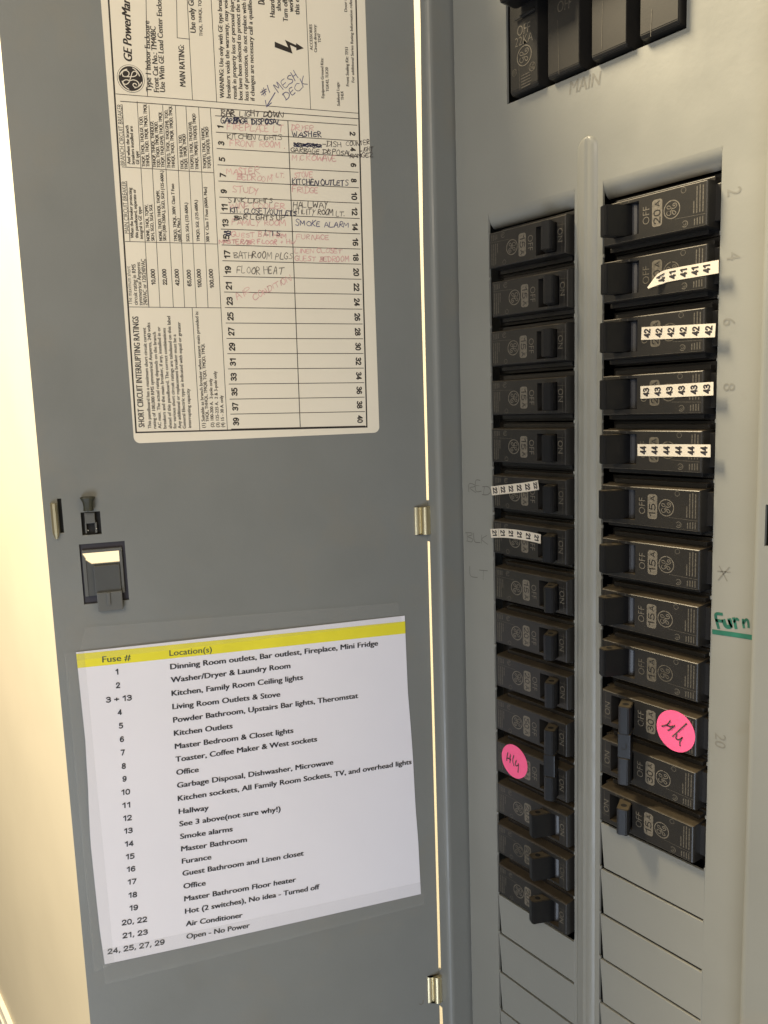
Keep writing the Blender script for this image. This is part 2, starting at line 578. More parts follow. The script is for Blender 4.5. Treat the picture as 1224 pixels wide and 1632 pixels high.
# trim frame: front flange, folded returns, cut-outs beside the hinges
HZ = [(-149.5, -165.5), (-446.5, -464.0)]
b0 = bmesh.new()
def xe(z):                                   # left edge of the flange: wide opening at the top, tabs at the hinges
    for a, c in HZ:
        if c - 4.5 <= z <= a + 3.5: return -36.2
    if z > -10: return -33.6 + (min(z, 110) + 10) * 0.021
    if z > -146: return -33.6 - 0.35 * (-(z + 10)) / 136
    if z > -450: return -34.1 + 0.4 * (-(z + 170)) / 280
    return -33.4 + 0.03 * (-468.5 - z)
zs = [ZT, 110, 60, 0, -40, -80, -120, -145.9]
for i_, (a, c) in enumerate(HZ):
    zs += [a + 3.5, c - 4.5]
    if i_ == 0: zs += [c - 4.6, -250, -300, -350, -400, -442.9]
zs += [-468.6, -480, -500, ZB]
zs = sorted(set(zs), reverse=True)
prof = []                                    # profile of the fold: front flange, bend, return
for k in range(6):
    t = k / 5 * PI / 2
    prof.append((-28.4 + 3.4 * math.sin(t), -13.6 - 3.4 * math.cos(t)))
prof.append((-25.0, 3.0))
cols = []
for z in zs:
    e = xe(z)
    ring = [(e, -15.8), (e, -17.0)] + prof
    cols.append([b0.verts.new((x, y, z)) for x, y in ring])
for i in range(len(zs) - 1):
    for j in range(len(cols[0]) - 1):
        b0.faces.new((cols[i][j], cols[i][j + 1], cols[i + 1][j + 1], cols[i + 1][j]))
# back skin of the flange
for i in range(len(zs) - 1):
    e0, e1 = xe(zs[i]), xe(zs[i + 1])
    f = [b0.verts.new(q) for q in ((e0, -15.8, zs[i]), (-26.2, -15.8, zs[i]), (-26.2, -15.8, zs[i + 1]), (e1, -15.8, zs[i + 1]))]
    b0.faces.new(f)
fr = obj('trim_frame', b0, 'paint', panel, PO)
for p_ in fr.data.polygons: p_.use_smooth = False
b0 = bmesh.new()
# right flange with the rounded bend and a latch slot
SL = (160.6, 168.5, F(1218, 870, -17)[1], F(1218, 804, -17)[1])
prof = [(155.7 - 0.0, 3.0)]
for k in range(7):
    t = k / 6 * PI / 2
    prof.append((155.7 + 3.2 * (1 - math.cos(t)), -13.8 - 3.2 * math.sin(t)))
prev = None
for x, y in prof:
    cur = [b0.verts.new((x, y, ZT)), b0.verts.new((x, y, ZB))]
    if prev: b0.faces.new((prev[0], prev[1], cur[1], cur[0]))
    prev = cur
fx = 158.9
for (a, c, d0, e0) in ((fx, SL[0], ZB, ZT), (SL[1], 215, ZB, ZT), (SL[0], SL[1], ZB, SL[2]), (SL[0], SL[1], SL[3], ZT)):
    b0.faces.new([b0.verts.new(q) for q in ((a, -17, d0), (c, -17, d0), (c, -17, e0), (a, -17, e0))])
for (a, c, d0, e0) in ((SL[0], SL[0], SL[2], SL[3]), (SL[1], SL[1], SL[2], SL[3])):
    b0.faces.new([b0.verts.new(q) for q in ((a, -17, d0), (a, -15.5, d0), (a, -15.5, e0), (a, -17, e0))])
for z in (SL[2], SL[3]):
    b0.faces.new([b0.verts.new(q) for q in ((SL[0], -17, z), (SL[0], -15.5, z), (SL[1], -15.5, z), (SL[1], -17, z))])
bmesh.ops.remove_doubles(b0, verts=b0.verts[:], dist=0.001)
box(b0, 213.5, 215, -17, 69.5, ZB, ZT)
# top and bottom members of the frame
box(b0, -33, 215, -17.02, -15.6, ZT - 22, ZT + 0.5, 0.4)
box(b0, -33, 215, -17.02, -15.6, ZB - 0.5, ZB + 22, 0.4)
obj('trim_flange', b0, 'paint', panel, PO)
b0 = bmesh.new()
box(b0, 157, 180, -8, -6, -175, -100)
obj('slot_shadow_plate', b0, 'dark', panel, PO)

# ---- dead front
XA, XB, XC, XD = 0.0, 56.7, 72.7, 130.2
MX0, MX1, MZ = 14.2, 113.4, 58.3
b0 = bmesh.new()
LX, RX = -23.7, 160.0
YT = 1.4
def slab(x0, x1, z0, z1):
    box(b0, x0, x1, 0, YT, z0, z1)
slab(LX, XA, ZB + 20, 8)
slab(XD, RX, ZB + 20, 8)
slab(XB, XC, ZB + 20, 8)
slab(LX, RX, 8, MZ)
slab(LX, MX0, MZ, 225)
slab(MX1, RX, MZ, 225)
slab(MX0, MX1, 195, 225)
fixn(b0)
dead = obj('dead_front', b0, 'front', panel, PO)
DO = PO
for a, c in ((XA, XB), (XC, XD)):
    b0 = bmesh.new()
    prev = None
    for z, y in ((8.0, 0.0), (7.0, .08), (5.6, .35), (4.2, .9), (2.8, 1.7), (1.6, 2.7), (.5, 3.9), (.3, 4.9)):
        cur = [b0.verts.new((a + .15, y, z)), b0.verts.new((c - .15, y, z))]
        if prev: b0.faces.new((prev[0], prev[1], cur[1], cur[0]))
        prev = cur
    obj('pressed_lip', b0, 'front', dead, PO, smooth=True)

# left-over break-off tabs along the opening edges
b0 = bmesh.new()
for k in range(1, 26):
    for x, s_ in ((XA, 1), (XB, -1), (XC, 1), (XD, -1)):
        w_ = random.uniform(.35, .8)
        box(b0, min(x, x + s_ * w_), max(x, x + s_ * w_), -0.05, 1.2, -k * P - .8, -k * P + .8, 0.15, segs=1)
tag(obj('break_off_tabs', b0, 'front', dead), kind='stuff').location = (0, 0, 0)
bpy.data.objects['break_off_tabs'].data.transform(Matrix.Translation(-Vector(PO) * S))

# scalloped thumb dents by the even numbers
# raised rib between the two rows
b0 = bmesh.new()
RX0, RX1 = 58.6, 69.6
pf = [(58.4, 0), (59.0, -.5), (60.2, -.85), (62.4, -1.0), (63.1, -1.45), (63.7, -1.5), (64.3, -1.1), (65.6, -1.1), (66.3, -1.35), (67.6, -1.25), (68.9, -.75), (69.8, 0)]
cx_ = (RX0 + RX1) / 2
hw = (RX1 - RX0) / 2
zt = 29.5
rings = []
for z in (ZB + 21, -400, -200, 0, 15):
    rings.append([b0.verts.new((x, y, z)) for x, y in pf])
for k in range(1, 9):
    t = k / 8 * PI / 2
    sx_ = math.cos(t)
    rings.append([b0.verts.new((cx_ + (x - cx_) * max(sx_, .02), y * (min(1, .35 + sx_)), zt - hw + hw * math.sin(t) * 1.0 + 0)) for x, y in pf])
for i in range(len(rings) - 1):
    for j in range(len(pf) - 1):
        b0.faces.new((rings[i][j], rings[i][j + 1], rings[i + 1][j + 1], rings[i + 1][j]))
fixn(b0)
r_ = obj('centre_rib', b0, 'front', dead, PO, smooth=True)

# blank filler plates still in place, one per empty space
fp_cache = {}
def filler(side, k):
    x0, x1 = (XA, XB) if side == 'L' else (XC, XD)
    o0 = Vector((x0, 0, -k * P))
    if side not in fp_cache:
        bb = bmesh.new()
        w = x1 - x0
        g = .75
        loop = [(0.4, -g), (w - .05, -g), (w - .05, -P + g), (2.5, -P + g)]
        prism(bb, [(x, .15, z) for x, z in loop], [(x, 1.5, z) for x, z in loop])
        fixn(bb)
        bmesh.ops.bevel(bb, geom=bb.edges[:], offset=.12, segments=1, affect='EDGES')
        bmesh.ops.transform(bb, matrix=Matrix.Scale(S, 4), verts=bb.verts)
        me = bpy.data.meshes.new('filler_plate')
        bb.to_mesh(me)
        me.materials.append(M['front'])
        fp_cache[side] = me
    o = bpy.data.objects.new('filler_plate', fp_cache[side])
    COL.objects.link(o)
    o.parent = dead
    o.location = (o0 - PO) * S
    o.rotation_euler = (random.uniform(-.006, .006), random.uniform(-.002, .002), random.uniform(-.004, .004))
for k in range(15, 21): filler('L', k)
for k in range(12, 19): filler('R', k)

FP = lambda y: (lambda a, b_: Vector((a, y, b_)))
def fq(px, py, y=-0.1): return F(px, py, y)
# stamped numbers and MAIN on the dead front, relief shading as flat tint
for s, c, L, cap in (('2', (1170, 305), 2.9, 5.8), ('4', (1169, 408), 3.2, 5.6), ('6', (1162, 513), 3.0, 5.2), ('8', (1162, 617), 3.2, 5.0),
                     ('20', (1148, 1181), 6.4, 5.0)):
    b0 = bmesh.new()
    x, z = fq(*c)
    # read from the top down, letter tops to the right
    put_text(b0, s, (x - cap / 2, z + L / 2), (x - cap / 2, z - L / 2), cap, FP(-.08), bold=.006, up=1)
    obj('stamped_number', b0, 'emboss' if s == '20' else 'emboss_soft', dead, PO)
b0 = bmesh.new()
put_text(b0, 'MAIN', fq(907, 151), fq(957, 134.5), 5.8, FP(-.08), bold=.012, shear=.1)
obj('stamped_word', b0, 'emboss', dead, PO)
for s, a, c, cap in (('RED', (746, 783.6), (780, 788), 5.6), ('BLK', (744, 862), (776, 867), 5.2), ('LT', (750, 919), (777, 924), 5.2)):
    b0 = bmesh.new()
    pen_text(b0, s, fq(*a), fq(*c), cap, FP(-.1), .4, slant=0.0, jit=.12)
    obj('pencil_note', b0, 'pencil_soft', dead, PO)
b0 = bmesh.new()
x, z = fq(1154, 914)
for a, c in (((-2.6, -3.2), (2.2, 3)), ((-2.2, 2.8), (1.4, -3)), ((-2.8, 0.6), (2.6, .9))):
    line2(b0, (x + a[0], z + a[1]), (x + c[0], z + c[1]), .5, FP(-.1))
obj('pencil_star', b0, 'emboss', dead, PO)
b0 = bmesh.new()
gp = FP(-.12)
pen_text(b0, 'Furn', fq(1143, 1000), fq(1197, 999), 5.2, gp, 1.5, slant=.02)
ribbon(b0, [fq(1138, 1007), fq(1160, 1010), fq(1190, 1014.5), fq(1197, 1015.5)], 2.1, gp)
obj('green_marker_note', b0, 'green_pen', dead, PO)

# ================================================================== door
b0 = bmesh.new()
UW = 204.3
T0 = -1.6
HOLE = (167.2, 189.2, -186.6, -155.4)
SP = (177.9, 187.2, -151.0, -139.2)
HK = (195.6, 197.6, -149.0, -131.5)
us = sorted({0, 21.5, HOLE[0], HOLE[1], SP[0], SP[1], HK[0], HK[1], UW, 60, 110, 140})
zz = sorted({ZB - 1, HOLE[2], HOLE[3], SP[2], SP[3], HK[2], HK[3], ZT + 1, -600, -500, -400, -300, -250, -100, 0, 100})
def inside(u, z):
    for q in (HOLE, SP, HK):
        if q[0] < u < q[1] and q[2] < z < q[3]: return True
    return False
cells = {(i, j) for i in range(len(us) - 1) for j in range(len(zz) - 1) if not inside((us[i] + us[i + 1]) / 2, (zz[j] + zz[j + 1]) / 2)}
vv = {}
def gv(i, j, k):
    if (i, j, k) not in vv: vv[(i, j, k)] = b0.verts.new(DP(us[i], zz[j], (0, T0)[k]))
    return vv[(i, j, k)]
for (i, j) in cells:
    for k in (0, 1):
        b0.faces.new((gv(i, j, k), gv(i + 1, j, k), gv(i + 1, j + 1, k), gv(i, j + 1, k)))
    for (di, dj, a, c) in ((-1, 0, (0, 0), (0, 1)), (1, 0, (1, 0), (1, 1)), (0, -1, (0, 0), (1, 0)), (0, 1, (0, 1), (1, 1))):
        if (i + di, j + dj) not in cells:
            b0.faces.new((gv(i + a[0], j + a[1], 0), gv(i + c[0], j + c[1], 0), gv(i + c[0], j + c[1], 1), gv(i + a[0], j + a[1], 1)))
fixn(b0)
door = obj('door', b0, 'paint', panel, PO)
door['label'] = 'open grey door with a printed directory and a typed fuse list on its inside'

# small scratches and a paint chip on the door
b0 = bmesh.new()
dp = lambda h: (lambda a, b_: DP(a, b_, h))
ribbon(b0, [D(*q) for q in ((674.5, 1594), (674, 1599), (671, 1601), (668.5, 1600))], .55, dp(.05))
obj('scratch_mark', b0, 'pencil', door, PO)

# hinges
for i_, (a, c) in enumerate(HZ):
    b0 = bmesh.new()
    pf = [(7.8, .05), (7.8, .9), (7.2, 1.3), (5.6, 1.4), (5.0, 1.0), (4.6, 1.3)]
    for k in range(9):
        t = PI - k / 8 * PI * 1.25
        pf.append((1.4 + 3.0 * math.cos(t), 1.0 + 3.0 * math.sin(t)))
    pf += [(1.0, -1.2), (1.0, .05)]
    prism(b0, [DP(u, a, h) for u, h in pf], [DP(u, c, h) for u, h in pf])
    fixn(b0)
    hg = obj('hinge', b0, 'brass', door, PO)
    for p_ in hg.data.polygons: p_.use_smooth = len(p_.vertices) == 4
    try:
        hg.data.set_sharp_from_angle(angle=math.radians(35))
    except Exception:
        pass

# latch hook near the free edge
b0 = bmesh.new()
pf = [(198.1, .0), (198.0, 2.2), (198.6, 3.0), (199.8, 3.0), (200.8, 2.0), (201.0, 0)]
top = [DP(u, -133.6, h) for u, h in pf]
bot = [DP(u, -148.6, h * .95) for u, h in pf]
end = [DP(199.2 + (u - 199.2) * .45, -151.6, h * .5) for u, h in pf]
prism(b0, top, bot, cap=False)
prism(b0, bot, end, cap=False)
b0.faces.new([b0.verts.new(v) for v in top]); b0.faces.new([b0.verts.new(v) for v in end])
bmesh.ops.remove_doubles(b0, verts=b0.verts[:], dist=.01)
fixn(b0)
obj('latch_hook', b0, 'brass', door, PO)
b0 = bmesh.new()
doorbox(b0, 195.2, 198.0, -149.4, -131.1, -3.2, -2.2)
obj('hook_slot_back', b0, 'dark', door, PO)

# spring clip with a flared plug
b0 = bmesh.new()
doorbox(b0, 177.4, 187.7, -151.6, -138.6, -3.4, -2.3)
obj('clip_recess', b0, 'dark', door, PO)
b0 = bmesh.new()
doorbox(b0, 180.6, 185.4, -145.0, -139.6, -1.8, .5, .3)
doorbox(b0, 180.0, 180.9, -150.0, -144.8, -1.8, -.2, .1)
doorbox(b0, 184.9, 185.6, -150.0, -144.8, -1.8, -.2, .1)
obj('spring_clip', b0, 'latch', door, PO)
b0 = bmesh.new()
for u, z in ((184.3, -148.6), (180.2, -148.0)):
    t = bmesh.new()
    bmesh.ops.create_icosphere(t, subdivisions=2, radius=.38)
    cc = DP(u, z, -.1)
    join(b0, t, 0, fn=lambda v, cc=cc: v + cc)
obj('rivet', b0, 'rivet', door, PO)
b0 = bmesh.new()
def ringpts(u, z, hc, ru, rh, n=14):
    return [DP(u + ru * math.cos(2 * PI * k / n), z, hc + rh * math.sin(2 * PI * k / n)) for k in range(n)]
seq = [(-131.3, 3.4, 2.6), (-131.9, 3.6, 2.8), (-134.0, 2.6, 2.2), (-136.4, 2.3, 1.9), (-138.4, 2.5, 1.9)]
for q0, q1 in zip(seq, seq[1:]):
    prism(b0, ringpts(183.2, q0[0], 2.0, q0[1], q0[2]), ringpts(183.2, q1[0], 2.0, q1[1], q1[2]), cap=False)
b0.faces.new([b0.verts.new(v) for v in ringpts(183.2, -131.3, 2.0, 3.4, 2.6)])
bmesh.ops.remove_doubles(b0, verts=b0.verts[:], dist=.01)
fixn(b0)
obj('plug', b0, 'plug', door, PO, smooth=False)

# slide latch: dark frame, grey body with an opening above it, thumb tab
b0 = bmesh.new()
doorbox(b0, 167.2, 189.2, -158.6, -155.4, -2.4, -1.2)
doorbox(b0, 167.2, 168.9, -186.6, -158.6, -2.4, -1.2)
doorbox(b0, 168.9, 189.2, -186.6, -182.4, -2.4, -1.2)
doorbox(b0, 188.2, 189.2, -182.4, -158.6, -2.4, -1.2)
obj('latch_frame', b0, 'latch_dark', door, PO)
b0 = bmesh.new()
doorbox(b0, 168.9, 188.2, -160.2, -158.6, -2.2, .4, .3)
doorbox(b0, 168.9, 170.4, -182.4, -160.2, -2.2, .6, .3)
prism(b0, [DP(188.2, -160.2, h) for h in (-2.0, .3)] + [DP(188.2, -182.4, h) for h in (.3, -2.0)],
      [DP(186.6, -163.0, h) for h in (-2.0, 1.0)] + [DP(186.6, -182.4, h) for h in (1.0, -2.0)])
fixn(b0)
obj('latch_slide', b0, 'latch', door, PO)
b0 = bmesh.new()
lp = [(186.6, -163.8), (184.0, -165.9), (170.4, -165.9), (170.4, -182.4), (186.6, -182.4)]
prism(b0, [DP(u, z, -1.5) for u, z in lp], [DP(u, z, .5) for u, z in lp])
fixn(b0)
doorbox(b0, 170.6, 183.2, -182.0, -167.0, .5, 1.7, .4)
obj('latch_button', b0, 'latch2', door, PO)
b0 = bmesh.new()
doorbox(b0, 170.4, 182.6, -190.6, -180.6, .05, 3.2, .5)
doorbox(b0, 176.2, 177.8, -187.4, -180.9, 3.1, 4.0, .3)
obj('thumb_tab', b0, 'latch', door, PO)

# ================================================================== directory label glued on the door
LO = DP(93, -105.5, 0)
lab = empty('directory_label', LO, 'cream printed circuit directory label with a logo, ratings table and pen notes, on upper door', 'label')
def rrect(u0, u1, z0, z1, r, n=6):
    out = []
    for cx2, cz2, a0 in ((u1 - r, z1 - r, 0), (u0 + r, z1 - r, PI / 2), (u0 + r, z0 + r, PI), (u1 - r, z0 + r, 1.5 * PI)):
        for k in range(n + 1):
            t = a0 + k / n * PI / 2
            out.append((cx2 + r * math.cos(t), cz2 + r * math.sin(t)))
    return out
b0 = bmesh.new()
pts = rrect(27.4, 158.9, -105.8, 150, 3.2)
prism(b0, [DP(u, z, .02) for u, z in pts], [DP(u, z, .28) for u, z in pts])
fixn(b0)
obj('label_sheet', b0, 'label', lab, LO)
HL = .34
dpl = dp(HL)
# grid
b0 = bmesh.new()
def L_(p, q, w=.28): line2(b0, D(*p), D(*q), w, dpl)
bl, br = (217, 689.2), (584.4, 680.3)
L_((173, 0), bl, .75); L_((172, -20), (173, 0), .75)
L_((567, 0), br, .75); L_((566, -20), (567, 0), .75)
L_(bl, br, .75)
def z1_(x, y): return (150 + x / 4.532, y / 4.532)
def z2_(x, y): return (340 + x / 4.535, y / 4.535)
def z3_(x, y): return (150 + x / 4.663, 360 + y / 4.663)
def z4_(x, y): return (340 + x / 4.533, 360 + y / 4.533)
def z6_(x, y): return (340 + x / 8.743, 310 + y / 8.743)
def z7_(x, y): return (450 + x / 6.044, 160 + y / 6.044)
def z8_(x, y): return (180 + x / 4.8, 160 + y / 4.8)
L_(z1_(157, 680), (570.4, 180.8)); L_(z1_(190, 733), (570.4, 189.6), .35)
L_(z1_(375, 0), z1_(385, 695)); L_(z1_(672, 0), z1_(710, 720)); L_(z1_(845, 0), z1_(885, 740))
L_(z1_(595, 0), z1_(600, 275)); L_(z1_(600, 275), z1_(690, 285))
L_(z2_(668, 0), z2_(702, 790))
L_(z8_(70, 510), z8_(770, 555)); L_(z8_(95, 1080), z8_(795, 1100)); L_(z3_(262, 603), z3_(940, 610))
for a, c in (((185, 10), (275, 1585)), ((275, 40), (360, 1585)), ((380, 40), (462, 1585)), ((478, 45), (548, 1585)), ((558, 50), (637, 1585)), ((655, 55), (727, 1585))):
    L_(z8_(*a), z8_(*c), .26)
L_(z8_(745, 60), z3_(990, 1520)); L_(z3_(728, 612), z3_(785, 1520))
L_(z8_(70, 35), z8_(100, 505), .3); L_(z8_(105, 620), z8_(130, 1080), .3); L_(z8_(250, 1215), z8_(272, 1568), .25)
la, lz = D(344.4, 211), D(368.7, 683.8)
ra, rz = D(569.3, 225), D(581.6, 678.8)
for k in range(0, 21):
    t = (k - 1) / 19
    p0 = (la[0] + (lz[0] - la[0]) * t, la[1] + (lz[1] - la[1]) * t)
    p1 = (ra[0] + (rz[0] - ra[0]) * t, ra[1] + (rz[1] - ra[1]) * t)
    line2(b0, p0, p1, .34, dpl)
L_((458.6, 193.6), (478.3, 680), .42)
for v in b0.verts: pass
obj('ruled_line', b0, 'black', lab, LO)
# print
b0 = bmesh.new()
def T(s, p, q, cap, bold=.012, shear=0.0):
    put_text(b0, s, D(*p), D(*q), cap, dp(HL), (bold + .012) if bold > 0 else bold, up=-1, shear=shear)
T('GE PowerMark', z1_(275, 445), (206.5, -9), 3.9, .02, .25)
T('Type 1 Indoor Enclosure', z1_(415, 665), z1_(398, 155), 2.55)
T('Front Cat No.: TM40BC', z1_(470, 668), z1_(443, 195), 2.55)
T('Use With GE Load Center Enclosure', z1_(513, 668), (256.5, -16), 2.5)
T('MAIN RATING:', z1_(660, 628), z1_(648, 330), 2.7)
T('Use only GE type', z1_(735, 240), (306.5, -26), 2.7)
T('THQL, THHQL, TQDL', z1_(783, 265), z1_(771, -30), 1.5)
for s, x0, y0, x1 in (('WARNING: Use only with GE type break', 78, 712, 60), ('breakers voids the warranty, may void', 125, 712, 102), ('result in property loss or personal injury', 170, 718, 147),
                      ('box have been selected to protect the w', 212, 725, 189), ('loss of protection, do not replace with h', 255, 728, 234), ('if changes are necessary call a qualified', 298, 730, 277)):
    T(s, z2_(x0, y0), z2_(x1, -12), 2.15, .015)
T('DANGER', z2_(370, 35), z2_(364, -120), 3.3, .02)
for s, x, y, e_ in (('Hazardous', 443, 128, -60), ('shock', 488, 82, -30), ('Turn off', 538, 160, 0), ('work', 578, 90, -5), ('this eq', 622, 110, -30)):
    T(s, z2_(x, y), z2_(x - 4, e_), 2.5, .015)
for s, a, c, cap in (('ACCESSORIES', (718, 365), (712, 180), 1.5), ('Circuit directory:', (748, 380), (742, 182), 1.5), ('TD47', (777, 310), (771, 245), 1.5),
                     ('Equipment Ground Kits:', (800, 712), (793, 422), 1.5), ('TGK42, TLK20', (834, 665), (828, 490), 1.5), ('Subfeed Lugs:', (914, 768), (907, 595), 1.5),
                     ('THLK', (942, 725), (938, 660), 1.5), ('Front Sealing Kit: TFS1', (980, 625), (972, 345), 1.6),
                     ('For additional Series Rating Information refer to', (1018, 598), (1000, -40), 1.5), ('Door Lock', (966, 88), (960, -60), 1.5)):
    T(s, z2_(*a), z2_(*c), cap, .012)
T('BRANCH CIRCUIT BREAKER', z8_(94, 500), z8_(66, 32), 2.1, -.002)
T('MAIN CIRCUIT BREAKER', z8_(124, 1020), z8_(100, 620), 2.1, -.002)
for s, a, c in (('And when the branch', (135, 490), (118, 195)), ('breakers installed are', (168, 490), (150, 200)), ('GE type', (202, 490), (194, 390)),
                ('THQP, THQL, THQLGF, TQD,', (248, 510), (225, 125)), ('THHQL, THQD, TMQB, TMQD, TMQL', (280, 510), (256, 30)),
                ('THHQP, THHQL, THHQLGF,', (330, 515), (308, 160)), ('TQD, THQD, TMQB, TMQD,', (362, 515), (340, 165)), ('THQP, THQLGF(4), THQL, TMQL', (395, 515), (372, 90)),
                ('THQP(1), THQL, THQLGF(4), TQD,', (440, 520), (418, 75)), ('THHQL, THQD, TMQB, TMQD, TMQL', (475, 520), (450, 45)),
                ('THQL, THHQL, TQD,', (542, 530), (524, 265)), ('THQD, TMQB, TMQD', (573, 530), (554, 260)), ('THQP(1), THQL, THQLGF(4),', (618, 530), (600, 165)),
                ('THHQL, TMQB(1), THQD(2), TMQD', (655, 530), (630, 105)), ('THQP(1), THQL, THHQL,', (715, 525), (697, 205)), ('TQD(3), THQD(3), TMQD', (748, 525), (728, 205)),
                ('When the breaker protecting', (160, 1055), (142, 670)), ('this panelboard, separate or', (195, 1055), (174, 680)), ('integral is GE type', (230, 1060), (214, 815)),
                ('NONE, THQL, TQMV,', (282, 1075), (266, 800)), ('SKH, SGD, SGH, SGL', (318, 1075), (300, 795)), ('NONE, THQD, THHQL, THQMV,', (378, 1075), (354, 690)),
                ('SKH (300-1200A.), SGD, SGH (125-600A.)', (408, 1075), (384, 540)), ('TMQD, TMQL, 200V. Class T Fuse', (492, 1080), (466, 640)), ('(600 A. Max.)', (522, 1080), (510, 905)),
                ('SGD, SGH, (125-600A.)', (585, 1080), (570, 785)), ('TMQD, SGL (125-600A.)', (665, 1080), (645, 765)), ('300 V. Class T Fuse (600A. Max)', (737, 1085), (716, 665))):
    T(s, z8_(*a), z8_(*c), 1.55, .02)
T('The maximum short', z8_(147, 1565), z8_(132, 1270), 1.9, -.002)
T('circuit rating in RMS', z8_(190, 1565), z8_(172, 1255), 1.9, .004)
T('symmetrical Amperes', z8_(226, 1568), z8_(207, 1240), 1.9, .004)
T('240VAC or 120/240VAC', z8_(264, 1568), z8_(244, 1215), 1.9, .004)
for s, a, c in (('10,000', (328, 1415), (320, 1290)), ('22,000', (415, 1415), (407, 1290)), ('42,000', (510, 1420), (502, 1290)), ('65,000', (602, 1425), (594, 1295)),
                ('100,000', (680, 1435), (670, 1290)), ('100,000', (774, 1440), (763, 1290))):
    put_digits(b0, s, D(*z8_(*a)), D(*z8_(*c)), 2.1, dp(HL), .2, up=-1)
T('SHORT CIRCUIT INTERRUPTING RATINGS', z3_(375, 1495), z3_(328, 675), 2.9, .008)
for s, a, c in (('This panelboard has a maximum short circuit current', (425, 1505), (383, 758)), ('rating of 100,000 RMS symmetrical Amperes, 240 volts', (462, 1505), (415, 720)),
                ('AC max. The actual rating depends on the branch', (500, 1505), (458, 790)), ('breakers and the main breaker, if any, installed in or', (538, 1505), (490, 750)),
                ('ahead of this panelboard. The correct combinations', (578, 1505), (530, 760)), ('for various short circuit ratings are tabulated on this label', (612, 1505), (565, 672)),
                ('Any additional or replacement breaker must be a', (648, 1505), (607, 808)), ('General Electric type as indicated with equal or greater', (683, 1505), (640, 715)),
                ('interrupting capacity', (722, 1500), (708, 1210)), ('(1) Suitable as branch breaker when tenant main provided is:', (825, 1500), (772, 635)),
                ('THQL, THHQL, TMQB, TQD, TMQD, TMQL', (853, 1455), (818, 875)), ('(2) 100-200 A.  2-pole only', (890, 1495), (875, 1135)),
                ('(3) 125-225 A.  2 & 3-pole only', (930, 1495), (908, 1080)), ('(4) 15 - 30 A. only', (968, 1495), (955, 1260))):
    T(s, z3_(*a), z3_(*c), 1.62, .014)
# row numbers
nl0, nl1 = D(353.7, 254.7), D(376, 672)
nr0, nr1 = D(561.6, 213.5), D(573.4, 668)
for i in range(20):
    n_ = 2 * i + 1
    t = (i - 2) / 17
    c = (nl0[0] + (nl1[0] - nl0[0]) * t, nl0[1] + (nl1[1] - nl0[1]) * t)
    s = str(n_)
    L = {'1': 1.7, '11': 3.9}.get(s, 2.2 * len(s))
    put_digits(b0, s, (c[0] - 1.55, c[1] - L / 2), (c[0] - 1.75, c[1] + L / 2), 3.25, dpl, .2, up=-1)
    t = i / 19
    c = (nr0[0] + (nr1[0] - nr0[0]) * t, nr0[1] + (nr1[1] - nr0[1]) * t)
    s = str(n_ + 1)
    L = 2.2 * len(s)
    put_digits(b0, s, (c[0] + 1.6, c[1] + L / 2), (c[0] + 1.6, c[1] - L / 2), 3.25, dpl, .2, up=-1)
obj('printed_text', b0, 'black', lab, LO)
# lightning arrow
b0 = bmesh.new()
for k_, bp in enumerate(([(443, 303), (543, 346), (571, 390), (443, 343)], [(516, 290), (553, 326), (571, 390), (541, 346)],
                         [(516, 290), (604, 332), (604, 350), (553, 327)], [(597, 314), (653, 351), (599, 367)])):
    b0.faces.new([b0.verts.new(DP(*D(*z2_(*q)), HL + .01 * k_)) for q in bp])
obj('lightning_symbol', b0, 'black', lab, LO)
# round emblem: black disc with cream script
b0 = bmesh.new()
lc = D(208.5, 125.8)
R_ = 6.35
b0.faces.new([b0.verts.new(DP(lc[0] + R_ * math.cos(2 * PI * k / 40), lc[1] + R_ * math.sin(2 * PI * k / 40), HL)) for k in range(40)])
obj('emblem_disc', b0, 'black', lab, LO)
b0 = bmesh.new()
monogram(b0, lc, R_ * .93, dp(HL + .06), ang=-PI / 2, flip=1, w=.09)
obj('emblem_script', b0, 'label', lab, LO)
# handwriting
HW = {'dark_pen': [], 'pink_pen': [], 'navy_pen': [], 'blue_pen': [], 'pencil': []}
def H(s, zf, a, c, cap, pen, w=.36): HW[pen].append((s, D(*zf(*a)), D(*zf(*c)), cap, w))
k2 = .333 / 4.535 * 1.0                     # zoomed pixels -> millimetres on the door
def mm(v, sc=4.535): return v / sc * .345
H('BAR LIGHT DOWN', z2_, (55, 838), (500, 848), mm(34), 'dark_pen', .5)
H('GARBAGE DISPOSAL', z2_, (50, 888), (485, 903), mm(32), 'navy_pen', .62)
H('FIREPLACE LT.', z2_, (100, 940), (515, 960), mm(40), 'pink_pen')
H('KITCHEN LIGHTS', z2_, (100, 1005), (495, 1015), mm(30), 'pencil')
H('FRONT ROOM .', z2_, (120, 1058), (515, 1072), mm(40), 'pink_pen')
H('MASTER', z2_, (98, 1260), (325, 1258), mm(38), 'pink_pen')
H('+ LT.', z2_, (410, 1275), (510, 1285), mm(25), 'pink_pen', .3)
H('BEDROOM', z2_, (170, 1300), (420, 1310), mm(35), 'pink_pen')
H('STUDY', z2_, (135, 1392), (330, 1398), mm(40), 'pink_pen')
H('SINK LIGHTS', z2_, (110, 1465), (430, 1468), mm(32), 'dark_pen')
H('WINE COOLER', z2_, (120, 1510), (515, 1510), mm(36), 'pink_pen')
H('KIT. CLOSET/OUTLETS', z2_, (118, 1535), (600, 1560), mm(33), 'navy_pen', .46)
H('BAR LIGHTS UP', z2_, (150, 1588), (515, 1592), mm(28), 'dark_pen', .44)
H('FAMILY ROOM', z2_, (130, 1625), (515, 1632), mm(34), 'pink_pen')
H('DRYER', z2_, (560, 938), (720, 950), mm(38), 'pink_pen')
